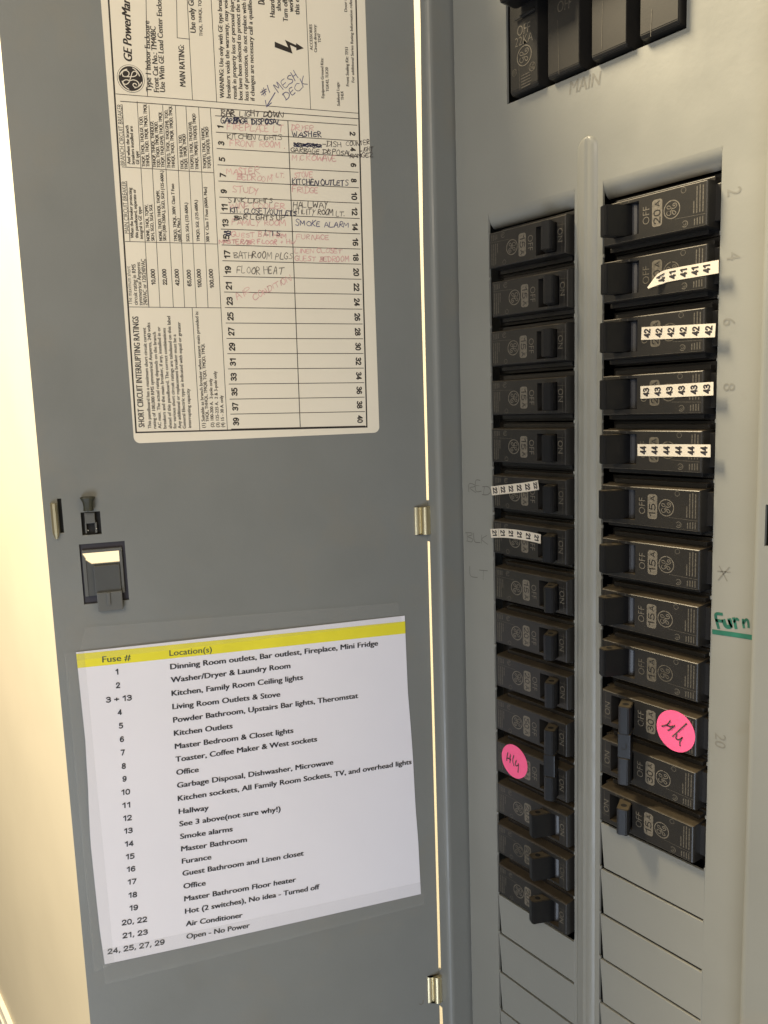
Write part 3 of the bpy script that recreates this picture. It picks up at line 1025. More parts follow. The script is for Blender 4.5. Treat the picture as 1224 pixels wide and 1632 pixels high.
H('WASHER', z2_, (570, 985), (785, 995), mm(32), 'navy_pen', .48)
H('-DISH', z2_, (790, 1060), (925, 1062), mm(30), 'dark_pen')
H('COUNTER', z2_, (960, 1056), (1128, 1045), mm(28), 'dark_pen')
H('LIGHT', z2_, (1060, 1092), (1150, 1095), mm(28), 'dark_pen')
H('GARBAGE DISPOSAL', z2_, (560, 1100), (1000, 1125), mm(30), 'dark_pen')
H('RANGE2', z2_, (985, 1140), (1150, 1138), mm(28), 'dark_pen')
H('MICROWAVE', z2_, (570, 1160), (890, 1165), mm(36), 'pink_pen')
H('STOVE', z2_, (580, 1285), (715, 1285), mm(34), 'pink_pen')
H('KITCHEN OUTLETS', z2_, (570, 1335), (975, 1342), mm(34), 'navy_pen', .48)
H('FRIDGE', z2_, (570, 1392), (760, 1398), mm(36), 'pink_pen')
H('HALLWAY', z2_, (575, 1500), (830, 1508), mm(38), 'dark_pen')
H('UTILITY ROOM LT.', z2_, (575, 1545), (945, 1562), mm(35), 'dark_pen')
H('SMOKE ALARM', z7_, (125, 1205), (635, 1228), mm(48, 6.044), 'blue_pen')
H('FURNACE', z7_, (135, 1340), (450, 1342), mm(46, 6.044), 'pink_pen')
H('LINEN CLOSET', z7_, (120, 1470), (570, 1472), mm(36, 6.044), 'pink_pen')
H('GUEST BEDROOM', z7_, (120, 1545), (640, 1555), mm(44, 6.044), 'pink_pen')
H('LTS', z6_, (710, 568), (935, 572), mm(55, 8.743), 'navy_pen', .44)
H('GUEST BATHRM', z6_, (250, 590), (1020, 600), mm(60, 8.743), 'pink_pen')
H('MASTER/BR FLOOR + HW', z6_, (75, 690), (1130, 692), mm(52, 8.743), 'pink_pen', .44)
H('BATHROOM PLGS', z6_, (285, 880), (1100, 905), mm(80, 8.743), 'pencil')
H('FLOOR HEAT', z6_, (325, 1100), (960, 1112), mm(85, 8.743), 'pencil')
H('AIR', z6_, (330, 1470), (520, 1370), mm(85, 8.743), 'pink_pen')
H('CONDITION', z6_, (570, 1475), (1080, 1195), mm(70, 8.743), 'pink_pen')
H('MESH', z2_, (470, 672), (618, 562), mm(50), 'blue_pen')
H('DECK', z2_, (520, 722), (680, 612), mm(50), 'blue_pen')
H('#1', z2_, (350, 700), (408, 665), mm(42), 'blue_pen')
for pen, items in HW.items():
    for s, a, c, cap, w in items:
        b0 = bmesh.new()
        pen_text(b0, s, a, c, cap, dp(HL + .05), w, up=-1)
        obj('handwriting', b0, pen, lab, LO)
b0 = bmesh.new()
for st in ([(445, 672), (385, 770)], [(375, 728), (384, 775), (418, 745)]):
    ribbon(b0, [D(*z2_(*q)) for q in st], .45, dp(HL + .05))
obj('pen_arrow', b0, 'blue_pen', lab, LO)
for grp in (0, 1):
    b0 = bmesh.new()
    for j in range(5):
        if grp: ribbon(b0, [D(*z6_(150 + q * 18, 510 + j * 14 + random.uniform(-10, 10))) for q in range(6)], .42, dp(HL + .05))
        else: ribbon(b0, [D(*z2_(580 + q * 10, 1036 + j * 5 + random.uniform(-5, 5) + q * .5)) for q in range(21)], .42, dp(HL + .05))
    obj('scribble', b0, 'navy_pen', lab, LO)

# ================================================================== typed fuse list taped on the door
def za(x, y): return (120 + x / 4.08, 980 + y / 4.08)
def zb(x, y): return (400 + x / 4.08, 960 + y / 4.08)
def zc(x, y): return (120 + x / 4.08, 1260 + y / 4.08)
def zd(x, y): return (400 + x / 4.08, 1240 + y / 4.08)
left = [(121.2, 1038.8), (124, 1064), (131, 1132), (136.5, 1183), (137.5, 1208), (140.4, 1250), (140.9, 1270), (144.2, 1341), (152, 1417), (159, 1480.6), (167, 1534.5)]
right = [(644.6, 980.8), (645.6, 1009), (649.5, 1102), (654, 1156), (657.5, 1205), (660.3, 1259), (662, 1289), (666, 1338), (670.3, 1424)]
Lq = [D(*q) for q in left]
Rq = [D(*q) for q in right]
def samp(Q, t):
    z0, z1 = Q[0][1], Q[-1][1]
    z = z0 + (z1 - z0) * t
    for a, c in zip(Q, Q[1:]):
        if c[1] <= z <= a[1]:
            k = (z - a[1]) / (c[1] - a[1])
            return (a[0] + (c[0] - a[0]) * k, z)
    return Q[-1]
def hp(u, z):
    s = max(0.0, min(1.0, (u - 12) / 182))
    return .55 + .9 * max(0, math.sin(PI * s)) ** 0.8 * (0.6 + .4 * math.sin(z * .035 + s * 2.5)) + .35 * s * (1 + math.sin(z * .06))
PAO = DP(103, -391, 0)
sheet = empty('paper_list', PAO, 'white typed fuse list with a yellow heading band, taped to the lower door', 'paper sheet')
b0 = bmesh.new()
NR, NC = 26, 24
g = [[None] * (NC + 1) for _ in range(NR + 1)]
g2 = [[None] * (NC + 1) for _ in range(NR + 1)]
for i in range(NR + 1):
    a, c = samp(Lq, i / NR), samp(Rq, i / NR)
    for j in range(NC + 1):
        t = j / NC
        u, z = a[0] + (c[0] - a[0]) * t, a[1] + (c[1] - a[1]) * t
        g[i][j] = b0.verts.new(DP(u, z, hp(u, z)))
        g2[i][j] = b0.verts.new(DP(u, z, hp(u, z) - .12))
for i in range(NR):
    for j in range(NC):
        b0.faces.new((g[i][j], g[i][j + 1], g[i + 1][j + 1], g[i + 1][j]))
        b0.faces.new((g2[i][j], g2[i + 1][j], g2[i + 1][j + 1], g2[i][j + 1]))
fixn(b0)
obj('sheet', b0, 'paper', sheet, PAO, smooth=True)
b0 = bmesh.new()
yt = [(121.6, 1041.5), (645, 989.8)]
yb = [(123.8, 1064), (645.6, 1009)]
t0, t1, u0_, u1_ = D(*yt[0]), D(*yt[1]), D(*yb[0]), D(*yb[1])
row = []
for j in range(31):
    t = j / 30
    a = (t0[0] + (t1[0] - t0[0]) * t, t0[1] + (t1[1] - t0[1]) * t)
    c = (u0_[0] + (u1_[0] - u0_[0]) * t, u0_[1] + (u1_[1] - u0_[1]) * t)
    row.append([b0.verts.new(DP(a[0] + (c[0] - a[0]) * k / 3, a[1] + (c[1] - a[1]) * k / 3, hp(a[0], a[1] + (c[1] - a[1]) * k / 3) + .10)) for k in range(4)])
for j in range(30):
    for k in range(3): b0.faces.new((row[j][k], row[j + 1][k], row[j + 1][k + 1], row[j][k + 1]))
obj('yellow_band', b0, 'yellow', sheet, PAO, smooth=True)
pp = lambda u, z: DP(u, z, hp(u, z) + .20)
b0 = bmesh.new()
put_text(b0, 'Fuse #', D(*za(177, 305)), D(*za(360, 289)), 3.25, pp, .016, up=-1)
put_text(b0, 'Location(s)', D(*za(612, 262)), D(*za(886, 237)), 3.15, pp, .012, up=-1)
obj('heading_text', b0, 'head_ink', sheet, PAO)
def Q_(s, p, q, cap=3.1):
    b0 = bmesh.new()
    if all(c_ in DIG for c_ in s): put_digits(b0, s, D(*p), D(*q), cap, pp, .185, up=-1)
    else: put_text(b0, s, D(*p), D(*q), cap, pp, .033, up=-1)
    obj('typed_line', b0, 'toner', sheet, PAO)
for s, c, y in (('1', 273, 385), ('2', 278, 473), ('4', 290, 648), ('5', 297, 735), ('6', 303, 822), ('7', 308, 908), ('8', 315, 995), ('9', 320, 1078)):
    w = 12 if s == '1' else 15
    Q_(s, za(c - w, y + 1), za(c + w, y - 2), 3.2)
Q_('3 + 13', za(198, 569), za(370, 552), 3.2)
Q_('10', za(296, 1166), za(358, 1159), 3.2)
for s, x, y in (('11', 302, 108), ('12', 308, 192), ('13', 314, 275), ('14', 319, 360), ('15', 325, 443), ('16', 331, 525), ('17', 337, 607), ('18', 342, 692), ('19', 348, 775)):
    Q_(s, zc(x, y + 1), zc(x + 61, y - 7), 3.2)
Q_('20, 22', zc(300, 870), zc(468, 843), 3.2)
Q_('21, 23', zc(305, 953), zc(473, 924), 3.2)
Q_('24, 25, 27, 29', zc(208, 1056), zc(582, 987), 3.2)
for s, p, q in (('Dinning Room outlets, Bar outlest, Fireplace, Mini Fridge', za(618, 350), zb(822, 278)), ('Washer/Dryer & Laundry Room', za(622, 436), zb(253, 424)),
                ('Kitchen, Family Room Ceiling lights', za(627, 523), zb(335, 499)), ('Living Room Outlets & Stove', za(632, 609), zb(187, 609)),
                ('Powder Bathroom, Upstairs Bar lights, Theromstat', za(637, 696), zb(693, 618)), ('Kitchen Outlets', za(642, 781), za(1020, 732)),
                ('Master Bedroom & Closet lights', za(648, 866), zb(272, 843)), ('Toaster, Coffee Maker & West sockets', za(652, 950), zb(425, 898)),
                ('Office', za(657, 1034), za(800, 1014)), ('Garbage Disposal, Dishwasher, Microwave', za(662, 1118), zb(530, 1047)),
                ('Kitchen sockets, All Family Room Sockets, TV, and overhead lights', za(667, 1203), zb(1040, 1047)),
                ('Hallway', zc(672, 145), zc(865, 119)), ('See 3 above(not sure why!)', zc(677, 226), zd(188, 207)), ('Smoke alarms', zc(682, 308), zc(1020, 256)),
                ('Master Bathroom', zc(688, 388), zc(1112, 324)), ('Furance', zc(693, 468), zc(882, 438)), ('Guest Bathroom and Linen closet', zc(697, 547), zd(338, 494)),
                ('Office', zc(703, 629), zc(845, 606)), ('Master Bathroom Floor heater', zc(708, 710), zd(288, 664)), ('Hot (2 switches), No idea - Turned off', zc(713, 790), zd(440, 712)),
                ('Air Conditioner', zc(718, 870), zc(1083, 812)), ('Open - No Power', zc(722, 952), zc(1130, 878))):
    Q_(s, p, q, 3.0)
# strips of clear tape around the edges
def strip(name, quad, h=.05, over=True):
    bb = bmesh.new()
    n = 16
    A = [D(*q) for q in quad]
    rows = []
    for i in range(n + 1):
        t = i / n
        r0 = []
        for k in range(5):
            s = k / 4
            a = (A[0][0] + (A[1][0] - A[0][0]) * t, A[0][1] + (A[1][1] - A[0][1]) * t)
            c = (A[3][0] + (A[2][0] - A[3][0]) * t, A[3][1] + (A[2][1] - A[3][1]) * t)
            u, z = a[0] + (c[0] - a[0]) * s, a[1] + (c[1] - a[1]) * s
            r0.append(bb.verts.new(DP(u, z, (hp(u, z) + .28) if over else h)))
        rows.append(r0)
    for i in range(n):
        for k in range(4): bb.faces.new((rows[i][k], rows[i][k + 1], rows[i + 1][k + 1], rows[i + 1][k]))
    return obj('clear_tape', bb, 'tape', sheet, PAO, smooth=True)
strip('t', [(137, 999), (634, 960), (640, 992), (122, 1052)])
strip('t', [(103, 1041), (134, 1035), (182, 1532), (150, 1547)])
strip('t', [(160, 1512), (672, 1404), (676, 1440), (168, 1566)])

# ================================================================== breakers
# one space of a breaker, local millimetres, centre of its space at the origin, ON end towards +x
XL0, XL1 = 4.4 - 28.35, 54.9 - 28.35       # raised face
SX0, SX1 = 36.4 - 28.35, 49.4 - 28.35      # handle window
PX = 43.0 - 28.35                           # handle pivot
ZF0, ZF1 = -8.6, 9.5                        # raised face bottom / top
YF = -4.0
HH = 6.9
MC = {}


def mesh_of(key, builder, mats, smooth=False):
    if key in MC: return MC[key]
    bb = builder()
    bmesh.ops.transform(bb, matrix=Matrix.Scale(S, 4), verts=bb.verts)
    me = bpy.data.meshes.new(key)
    bb.to_mesh(me)
    bb.free()
    for k in mats: me.materials.append(M[k])
    MC[key] = me
    return me


def case_bm():
    bb = bmesh.new()
    # shoulder block behind the dead front
    box(bb, -28.0, 27.9, 6.5, 40, -12.45, 12.45, .3)
    # raised body with the handle window left open: frame of four blocks round the window
    def blk(x0, x1, z0, z1, bev=.0): box(bb, x0, x1, YF, 7.0, z0, z1, bev)
    bx = bmesh.new()
    # outer shell as one loft with a bevelled front rim and a rectangular window
    r = .7
    def loop(x0, x1, z0, z1, y): return [(x0, y, z0), (x1, y, z0), (x1, y, z1), (x0, y, z1)]
    L0 = loop(XL0 - .3, XL1 + .3, ZF0 - .3, ZF1 + .5, 7.0)
    L1 = loop(XL0, XL1, ZF0, ZF1, YF + r)
    L2 = loop(XL0 + .25, XL1 - .25, ZF0 + .2, ZF1 - .35, YF + .22)
    L3 = loop(XL0 + r, XL1 - r, ZF0 + r * .7, ZF1 - r, YF)
    W3 = loop(SX0, SX1, -HH, HH, YF)
    W4 = loop(SX0 + .1, SX1 - .1, -HH + .1, HH - .1, 6.9)
    rr = [[bx.verts.new(v) for v in q] for q in (L0, L1, L2, L3, W3, W4)]
    for a, c in zip(rr, rr[1:]):
        for i in range(4):
            bx.faces.new((a[i], a[(i + 1) % 4], c[(i + 1) % 4], c[i]))
    fixn(bx)
    join(bb, bx)
    # moulded ledge along the top and bottom of the raised body
    box(bb, XL0 + 3.0, XL1 + .8, 2.2, 6.6, ZF1 + .2, ZF1 + 2.2, .3)
    box(bb, XL0 + 1.0, XL1 - 2.0, 3.2, 6.6, ZF0 - 2.4, ZF0 - .2, .3)
    # foot clip at the outer end
    box(bb, -28.2, XL0 + .2, 1.8, 6.6, -7.5, 7.2, .3)
    box(bb, XL1 - .2, 28.2, 2.4, 6.6, -9.0, 8.4, .3)
    return bb


def seams_bm():
    bb = bmesh.new()
    y = YF - .05
    pl = lambda a, b_: Vector((a, y, b_))
    line2(bb, (XL0 + 1, 4.6), (-9.5, 4.2), .16, pl)
    line2(bb, (XL1 - 5.2, 5.2), (XL1 - .6, 5.0), .2, pl)
    line2(bb, (XL1 - 2.2, 6.4), (XL1 - 2.4, -7.8), .16, pl)
    line2(bb, (PX - 1.5, -7.3), (PX - 1.5, -8.0), .42, pl)
    line2(bb, (PX + 2.6, -7.3), (PX + 2.6, -8.0), .3, pl)
    line2(bb, (XL0 + .6, 9.0), (XL1 - .6, 9.0), .12, pl)
    return bb


def print_bm(amp):
    def fn():
        bb = bmesh.new()
        y = YF - .06
        pl = lambda a, b_: Vector((a, y, b_))
        # OFF / ON, read from the top down
        put_text(bb, 'OFF', (4.5 - 1.7, 3.7), (4.5 - 1.7, -3.7), 3.3, pl, -.012)
        put_text(bb, 'ON', (XL1 - 4.9, 3.6), (XL1 - 4.9, -2.8), 3.0, pl, -.005)
        # rating badge: light tablet with the figures left dark
        pts = [(a, b_) for a, b_ in rrect(-3.4, 1.5, -5.6, 5.6, 1.3, 4)]
        bb.faces.new([bb.verts.new(pl(*q)) for q in pts])
        put_digits(bb, amp, (-2.6, 4.7), (-2.6, -1.5), 3.4, lambda a, b_: Vector((a, y - .04, b_)), .145, mi=1)
        put_digits(bb, 'A', (-2.2, -2.5), (-2.2, -4.9), 2.4, lambda a, b_: Vector((a, y - .04, b_)), .145, mi=1)
        monogram(bb, (-7.9, 0), 3.65, pl, ang=-PI / 2, w=.12)
        return bb
    return fn


def small_bm():
    bb = bmesh.new()
    rnd = random.Random(3)
    pl = lambda a, b_: Vector((a, YF - .05, b_))
    for i in range(4):
        x = XL0 + 2.0 + i * 1.35
        z = 3.4
        while z > -6.5:
            l = rnd.uniform(.6, 1.9)
            line2(bb, (x, z), (x, z - l), .5, pl)
            z -= l + .45
            if i == 3 and z < -1: break
    for i in range(4):
        x = XL0 + 2.0 + i * 1.2
        line2(bb, (x, 8.1), (x, 5.9 - rnd.random() * .6), .5, pl)
    # certification ring
    ribbon(bb, [(-14.0 + 1.25 * math.cos(t), 7.0 + 1.25 * math.sin(t)) for t in [.7 + i * .5 for i in range(11)]], .35, pl)
    ribbon(bb, [(-14.0 + .5 * math.cos(t), 7.0 + .5 * math.sin(t)) for t in [i * .6 for i in range(8)]], .28, pl)
    ribbon(bb, [(-13.2 + 1.1 * math.cos(t), -6.6 + 1.1 * math.sin(t)) for t in [i * .5 for i in range(13)]], .28, pl)
    return bb


def handle_bm():
    """toggle with its pivot at the origin, pointing to -y"""
    bb = bmesh.new()
    t = bmesh.new()
    L, w, h = 15.5, 3.0, 6.65
    lp = [(-w, 0), (-w * .93, -L + .8), (-w * .6, -L), (w * .6, -L), (w * .93, -L + .8), (w, 0)]
    prism(t, [(x, y, -h) for x, y in lp], [(x, y, h) for x, y in lp])
    fixn(t)
    bmesh.ops.bevel(t, geom=[e for e in t.edges], offset=.28, segments=2, affect='EDGES')
    join(bb, t)
    return bb


def hole_shade_bm():  # flat dark disc on each end paints the shade inside the hole
    bb = bmesh.new()
    for s_ in (-1, 1):
        q = [(1.5 * math.cos(2 * PI * k / 14), -11.2 + 1.5 * math.sin(2 * PI * k / 14), s_ * 6.68) for k in range(14)]
        bb.faces.new([bb.verts.new(v) for v in q])
    return bb


def drum_bm():
    bb = bmesh.new()
    n = 14
    a0, a1 = PI * 1.02, PI * 1.98
    prev = None
    for k in range(n + 1):
        t = a0 + (a1 - a0) * k / n
        cur = [bb.verts.new((5.6 * math.cos(t), 4.0 + 5.8 * math.sin(t), z)) for z in (-6.6, 6.6)]
        if prev: bb.faces.new((prev[0], prev[1], cur[1], cur[0]))
        prev = cur
    return bb


def add(name, me, parent, loc=(0, 0, 0), rz=0):
    o = bpy.data.objects.new(name, me)
    COL.objects.link(o)
    o.parent = parent
    o.location = Vector(loc) * S
    o.rotation_euler = (0, 0, rz)
    return o


def pole(root, dz, amp, on, faded=False):
    add('case', mesh_of('case', case_bm, ['case']), root, (0, 0, dz))
    rz = math.radians(25) * (1 if on else -1)
    add('window_drum', mesh_of('drum', drum_bm, ['drum']), root, (PX, 0, dz))
    hd = add('handle', mesh_of('handle', handle_bm, ['handle']), root, (PX, 2.0, dz), rz)
    add('handle_hole_shade', mesh_of('hole', hole_shade_bm, ['dark']), hd)
    add('case_seam', mesh_of('seam', seams_bm, ['ink_dim']), root, (0, 0, dz))
    add('rating_print', mesh_of('print' + amp + ('f' if faded else ''), print_bm(amp), ['ink_faded' if faded else 'ink', 'case']), root, (0, 0, dz))
    add('small_print', mesh_of('small', small_bm, ['ink_dim']), root, (0, 0, dz))
    return hd


def breaker(side, k, amp, on, label, n=1, tie=False):
    xc = 28.35 if side == 'L' else 129.9 - 28.35 + 1.2
    z = -(k + n / 2) * P
    jx = JIT.get((side, k), 0) + random.uniform(-.25, .25)
    still = (side, k) in {('L', 5), ('L', 6), ('L', 10), ('R', 1), ('R', 2), ('R', 3), ('R', 4), ('R', 9)}
    r = empty('circuit_breaker', (xc + jx, 0 if still else random.uniform(-.45, .2), z + random.uniform(-.25, .25)), label, 'circuit breaker', 'black branch circuit breakers in two rows')
    r.rotation_mode = 'XYZ'
    r.rotation_euler = (0 if still else random.uniform(-.016, .016), (PI if side == 'R' else 0) + random.uniform(-.006, .006), 0 if still else random.uniform(-.008, .008))
    for i in range(n):
        pole(r, (n / 2 - i - .5) * P, amp, on, (side, k) in FADED)
    if tie:
        bb = bmesh.new()
        rz = math.radians(25) * (1 if on else -1)
        # bridge between the two toggles, a hair narrower, with a dimple's shade painted as a dark arc
        t = bmesh.new()
        box(t, -2.95, 2.95, -15.2, -6.5, -6.0, 6.0, .3)
        join(bb, t)
        q = []
        for kk in range(10):
            a = PI * .2 + kk / 9 * PI * 1.1
            q.append((1.3 * math.cos(a), 1.6 * math.sin(a)))
        ribbon(bb, q, .5, lambda a, b_: Vector((a, -15.26, b_)), mi=1)
        bmesh.ops.transform(bb, matrix=Matrix.Scale(S, 4), verts=bb.verts)
        me = bpy.data.meshes.new('handle_tie')
        bb.to_mesh(me)
        me.materials.append(M['handle']); me.materials.append(M['dark'])
        add('handle_tie', me, r, (PX, 2.0, 0), rz)
    return r


FADED = {('R', 1), ('R', 2), ('R', 3), ('R', 4), ('R', 8), ('L', 13), ('L', 11)}
JIT = {('L', 1): 1.0, ('L', 7): .9, ('L', 9): .8, ('L', 3): .2, ('L', 10): .2, ('R', 1): .2}
breaker('L', 0, '15', True, 'topmost 15A breaker of the left row, directly under the pressed lip')
breaker('L', 1, '15', True, 'second 15A breaker from the top in the left row, shifted slightly toward the rib')
breaker('L', 2, '15', True, 'third 15A breaker from the top in the left row')
breaker('L', 3, '15', True, 'left row 15A breaker two spaces above the one marked 22')
breaker('L', 4, '15', True, 'left row 15A breaker directly above the one marked 22')
breaker('L', 5, '15', True, '15A breaker carrying the 22 marker strip beside the pencilled RED')
breaker('L', 6, '15', True, '15A breaker carrying the 21 marker strip beside the pencilled BLK')
breaker('L', 7, '15', True, 'left row 15A breaker beside the pencilled LT, just below the 21 strip')
breaker('L', 8, '20', True, 'upper of the two 20A breakers between the 15A and 50A ones, left row')
breaker('L', 9, '20', True, 'left row 20A breaker directly above the double 50A breaker')
breaker('L', 10, '50', True, 'double 50A breaker with tied handles and a pink dot, left row', 2, True)
breaker('L', 12, '20', False, 'left row breaker directly below the double 50A one, handle swung left')
breaker('L', 13, '20', False, 'middle of the three bottom left row breakers with handles swung left')
breaker('L', 14, '20', False, 'lowest breaker of the left row, directly above the blank plates')
breaker('R', 0, '20', True, 'topmost breaker of the right row, 20A beside stamped number 2')
breaker('R', 1, '20', True, 'right row 20A breaker under the curling 41 marker strip')
breaker('R', 2, '20', True, 'right row breaker carrying the 42 marker strip beside stamped 6')
breaker('R', 3, '20', True, 'right row breaker with the 43 strip, beside the stamped 8')
breaker('R', 4, '20', True, 'right row breaker carrying the 44 marker strip')
breaker('R', 5, '15', True, 'right row 15A breaker directly below the one marked 44')
breaker('R', 6, '15', True, 'right row 15A breaker to the left of the pencilled star')
breaker('R', 7, '15', True, 'right row 15A breaker to the left of the green marker word')
breaker('R', 8, '15', True, 'right row 15A breaker directly above the double 30A breaker')
breaker('R', 9, '30', False, 'double 30A breaker with tied handles and a pink dot, right row', 2, True)
breaker('R', 11, '15', False, 'lowest breaker of the right row, 15A, handle toward OFF above the blank plates')

# ---- main breaker
MO = Vector(((MX0 + MX1) / 2, 0, MZ + 2))
main = empty('main_breaker', MO, 'large four section black main breaker marked 22KA at the top of the panel', 'main breaker')
sw = (MX1 - MX0) / 4
secs = []
for i, (p0, p1, py) in enumerate(((813, 857, 100), (873, 923, 90), (943, 998, 60), (1020, 1081, 40))):
    secs.append((F(p0, py, -3.6)[0], F(p1, py, -3.6)[0], i))
for x0, x1, i in secs:
    bb = bmesh.new()
    z0 = MZ + 1.0
    yf = -3.6
    # body with a chamfered lower end
    for (ya, za_, yb_, zb_) in (((yf, z0 + 4.2, 1.5, z0 - .2)),):
        lp = [(yf, 190), (yf, z0 + 2.2), (yf + .9, z0 + .8), (9, z0 - .1), (20, z0 - .1), (20, 190)]
        prism(bb, [(x0, y, z) for y, z in lp], [(x1, y, z) for y, z in lp])
    fixn(bb)
    bmesh.ops.bevel(bb, geom=bb.edges[:], offset=.3, segments=2, affect='EDGES')
    obj('pole_case', bb, 'case', main, MO)
bb = bmesh.new()
box(bb, MX0 + .1, MX1 - .1, 9, 24, MZ + .2, 192, .3)
obj('base_block', bb, 'dark', main, MO)
bb = bmesh.new()
hx0, hz0 = F(795, 6, -17)
hx1 = F(858, 0, -17)[0]
box(bb, hx0, hx1, -17, -5, hz0, hz0 + 14, 1.6)
box(bb, hx1, hx1 + 24, -15, -5, hz0 + 4, hz0 + 14, 1.4)
obj('handle', bb, 'handle', main, MO)
bb = bmesh.new()
q0 = F(820, 34, -4.7); q1 = F(852, 12, -4.7)
box(bb, q0[0], q1[0], -4.9, -4.4, q0[1], q1[1], .1)  # thin dark slab on the face, painted shade in place of a recess
obj('handle_recess_shade', bb, 'dark', main, MO)
bb = bmesh.new()
pl = FP(-3.75)
def mz(x, y): return F(780 + x / 2.757, y / 2.757, -3.75)
put_text(bb, 'OFF', mz(122, 162), mz(178, 138), 4.6, pl, -.008)
put_text(bb, '22KA', mz(112, 210), mz(190, 176), 4.1, pl, -.012, mi=0)
monogram(bb, mz(153, 244), 4.5, pl, mi=0, ang=PI/2, w=.10)
put_text(bb, 'OFF', mz(298, 58), mz(360, 32), 4.8, pl, -.012, mi=1)
for a, c in (((130, 290), (134, 395)), ((300, 90), (305, 325)), ((497, 5), (493, 215)), ((713, 40), (708, 160))):
    line2(bb, mz(*a), mz(*c), .18, pl, 1)
rnd = random.Random(5)
for i in range(5):
    a = mz(140, 335 + i * 13)
    line2(bb, a, (a[0] + 3 + rnd.random() * 3.5, a[1] + .2), .5, pl, 1)
monogram(bb, mz(110, 320), 1.5, pl, mi=1, w=.2)
monogram(bb, mz(188, 292), 1.9, pl, mi=1, w=.2)
tag(obj('rating_print', bb, ['ink', 'ink_dim'], main, MO), kind='stuff')

# ================================================================== marker strips and dots
def marker(num, count, quad_mid, wmm, up, label, lift=None, y0=-4.25, cut=0.0):
    """quad_mid: list of photograph points along the middle of the strip; letters stand across it"""
    pts = [F(px, py, y0) for px, py in quad_mid]
    pts = [Vector(p_) for p_ in smooth_pts(pts, 5)]
    n = len(pts) - 1
    cum = [0]
    for a, c in zip(pts, pts[1:]): cum.append(cum[-1] + (c - a).length)
    L = cum[-1]
    def at(s):
        s = max(0, min(L, s))
        for i in range(n):
            if cum[i + 1] >= s:
                t = (s - cum[i]) / max(1e-6, cum[i + 1] - cum[i])
                d = (pts[i + 1] - pts[i]).normalized()
                return pts[i].lerp(pts[i + 1], t), d
        return pts[-1], (pts[-1] - pts[-2]).normalized()
    def surf(s, w, off=0.0):
        c, d = at(s)
        m_ = Vector((-d.y, d.x))
        q = c + m_ * w
        return Vector((q.x, y0 - off - (lift(s / L) if lift else 0), q.y))
    o0 = surf(L / 2, 0)
    root = empty('marker_strip', o0, label, 'marker strip', 'numbered vinyl wire marker strips on the breakers')
    bb = bmesh.new()
    prev = None
    K = 24
    for i in range(K + 1):
        s = L * i / K
        hw_ = wmm / 2
        if cut and i / K < cut: hw_ *= .15 + .85 * (i / K) / cut
        cur = [bb.verts.new(surf(s, hw_)), bb.verts.new(surf(s, -hw_)), bb.verts.new(surf(s, hw_, -.12)), bb.verts.new(surf(s, -hw_, -.12))]
        if prev:
            bb.faces.new((prev[0], prev[1], cur[1], cur[0]))
            bb.faces.new((prev[2], cur[2], cur[3], prev[3]))
            bb.faces.new((prev[0], cur[0], cur[2], prev[2]))
            bb.faces.new((prev[1], prev[3], cur[3], cur[1]))
        prev = cur
    obj('strip', bb, 'strip', root, o0)
    bb = bmesh.new()
    st = L / count
    c0 = st * (.5 if not cut else .95)
    for i in range(count):
        s = c0 + i * (st if not cut else (L - c0) / count)
        if s > L - .8: continue
        cap = 3.3
        ln_ = wmm * .74
        if up > 0:   # letters read upward, tops to the left
            put_digits(bb, num, (s + cap / 2, -ln_ / 2), (s + cap / 2, ln_ / 2), cap, lambda a, b_: surf(a, b_, .06), .2)
        else:
            put_digits(bb, num, (s - cap / 2, ln_ / 2), (s - cap / 2, -ln_ / 2), cap, lambda a, b_: surf(a, b_, .06), .2)
        if not cut and i < count - 1 and up < 0 and i == 0:
            line2(bb, (s + st / 2, -wmm / 2 + .3), (s + st / 2, wmm / 2 - .3), .18, lambda a, b_: surf(a, b_, .06))
    obj('number_print', bb, 'toner', root, o0)
    return root
def zr(x, y, ox, oy, s=4.163): return (ox + x / s, oy + y / s)
marker('41', 5, [zr(455, 915, 930, 240), zr(520, 845, 930, 240), zr(600, 822, 930, 240), zr(750, 795, 930, 240), zr(896, 769, 930, 240)], 5.2, 1,
       'cream strip of 41s curling off the second breaker of the right row', lift=lambda t: 3.2 * max(0, (.25 - t) / .25) ** 1.6, cut=.17)
marker('42', 6, [zr(384, 215, 930, 480), zr(630, 204, 930, 480), zr(874, 193, 930, 480)], 5.5, 1, 'cream strip of 42s on the third breaker of the right row')
marker('43', 6, [zr(378, 606, 930, 480), zr(620, 593, 930, 480), zr(861, 580, 930, 480)], 5.5, 1, 'cream strip of 43s on the right row breaker above the 44 strip')
marker('44', 6, [zr(358, 988, 930, 480), zr(600, 990, 930, 480), zr(842, 993, 930, 480)], 5.3, 1, 'cream strip of 44s, lowest strip of the right row')
marker('22', 6, [zr(252, 1180, 740, 580, 5.829), zr(400, 1163, 740, 580, 5.829), zr(560, 1146, 740, 580, 5.829), zr(708, 1122, 740, 580, 5.829)], 4.9, -1,
       'cream strip of 22s on the left row breaker beside the pencilled RED', lift=lambda t: 1.6 * max(0, (t - .85) / .15) ** 1.5)
marker('21', 6, [zr(290, 167, 730, 820, 5.564), zr(420, 166, 730, 820, 5.564), zr(560, 182, 730, 820, 5.564), zr(742, 216, 730, 820, 5.564)], 4.9, -1,
       'cream strip of 21s on the left row breaker beside the pencilled BLK', lift=lambda t: .8 * max(0, (t - .8) / .2) ** 1.5)

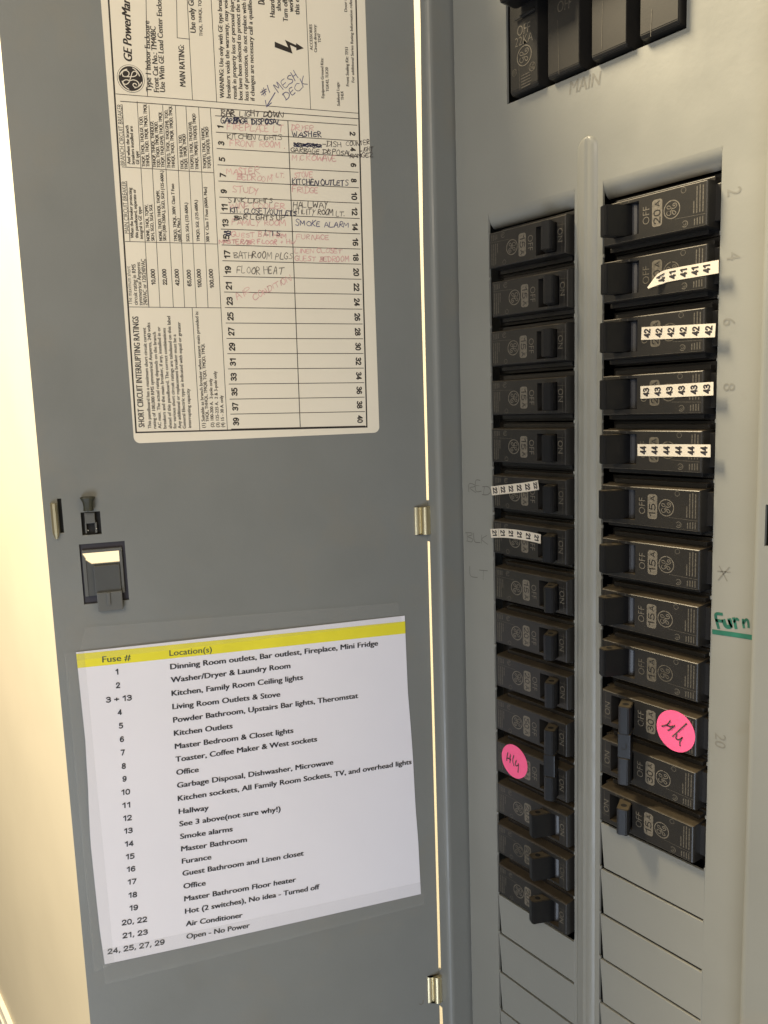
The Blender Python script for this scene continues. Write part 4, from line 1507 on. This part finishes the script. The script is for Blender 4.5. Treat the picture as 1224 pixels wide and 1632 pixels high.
def dot(c, label, strokes, sc, zoomf):
    x, z = F(*c, -4.4)
    o0 = Vector((x, -4.4, z))
    root = empty('dot_sticker', o0, label, 'sticker', 'pink round stickers on the breakers')
    bb = bmesh.new()
    n = 40
    R0 = 9.6
    def warp(a, b_, off=0): return Vector((x + a, -4.4 - off - .10 * math.sin(a * .3 + 1) - .0, z + b_))
    top_ = [bb.verts.new(warp(R0 * math.cos(2 * PI * k / n), R0 * math.sin(2 * PI * k / n))) for k in range(n)]
    bot_ = [bb.verts.new(warp(R0 * math.cos(2 * PI * k / n), R0 * math.sin(2 * PI * k / n), -.12)) for k in range(n)]
    bb.faces.new(top_)
    for k in range(n): bb.faces.new((top_[k], bot_[k], bot_[(k + 1) % n], top_[(k + 1) % n]))
    fixn(bb)
    obj('disc', bb, 'pink_dot', root, o0)
    bb = bmesh.new()
    for st in strokes:
        q = [F(*zoomf(*p_), -4.6) for p_ in st]
        ribbon(bb, smooth_pts(q, 4), .62, lambda a, b_: Vector((a, -4.62, b_)))
    obj('handwriting', bb, 'dark_pen', root, o0)
dl = lambda a, b_: (760 + a / 6.44, 1080 + b_ / 6.44)
dot((819.6, 1213.4), 'pink dot sticker on the lower pole of the double 50A breaker',
    [[(318, 770), (310, 810), (306, 850)], [(308, 830), (325, 828), (345, 845)], [(345, 790), (340, 830), (340, 872)], [(378, 800), (368, 850), (380, 905)],
     [(405, 850), (395, 880), (402, 905), (425, 900)], [(425, 885), (425, 920), (422, 970)]], 1, dl)
dr_ = lambda a, b_: (930 + a / 4.163, 1080 + b_ / 4.163)
dot((1076.3, 1165.2), 'pink dot sticker on the upper pole of the double 30A breaker',
    [[(575, 285), (555, 312), (520, 322)], [(550, 315), (575, 325), (592, 322)], [(605, 318), (580, 340), (560, 350)], [(683, 305), (640, 345), (590, 390)],
     [(620, 378), (612, 402), (630, 412), (655, 398)], [(655, 398), (640, 425), (640, 452)]], 1, dr_)

SC.render.engine = 'CYCLES'
SC.cycles.max_bounces = 6
SC.cycles.use_denoising = True
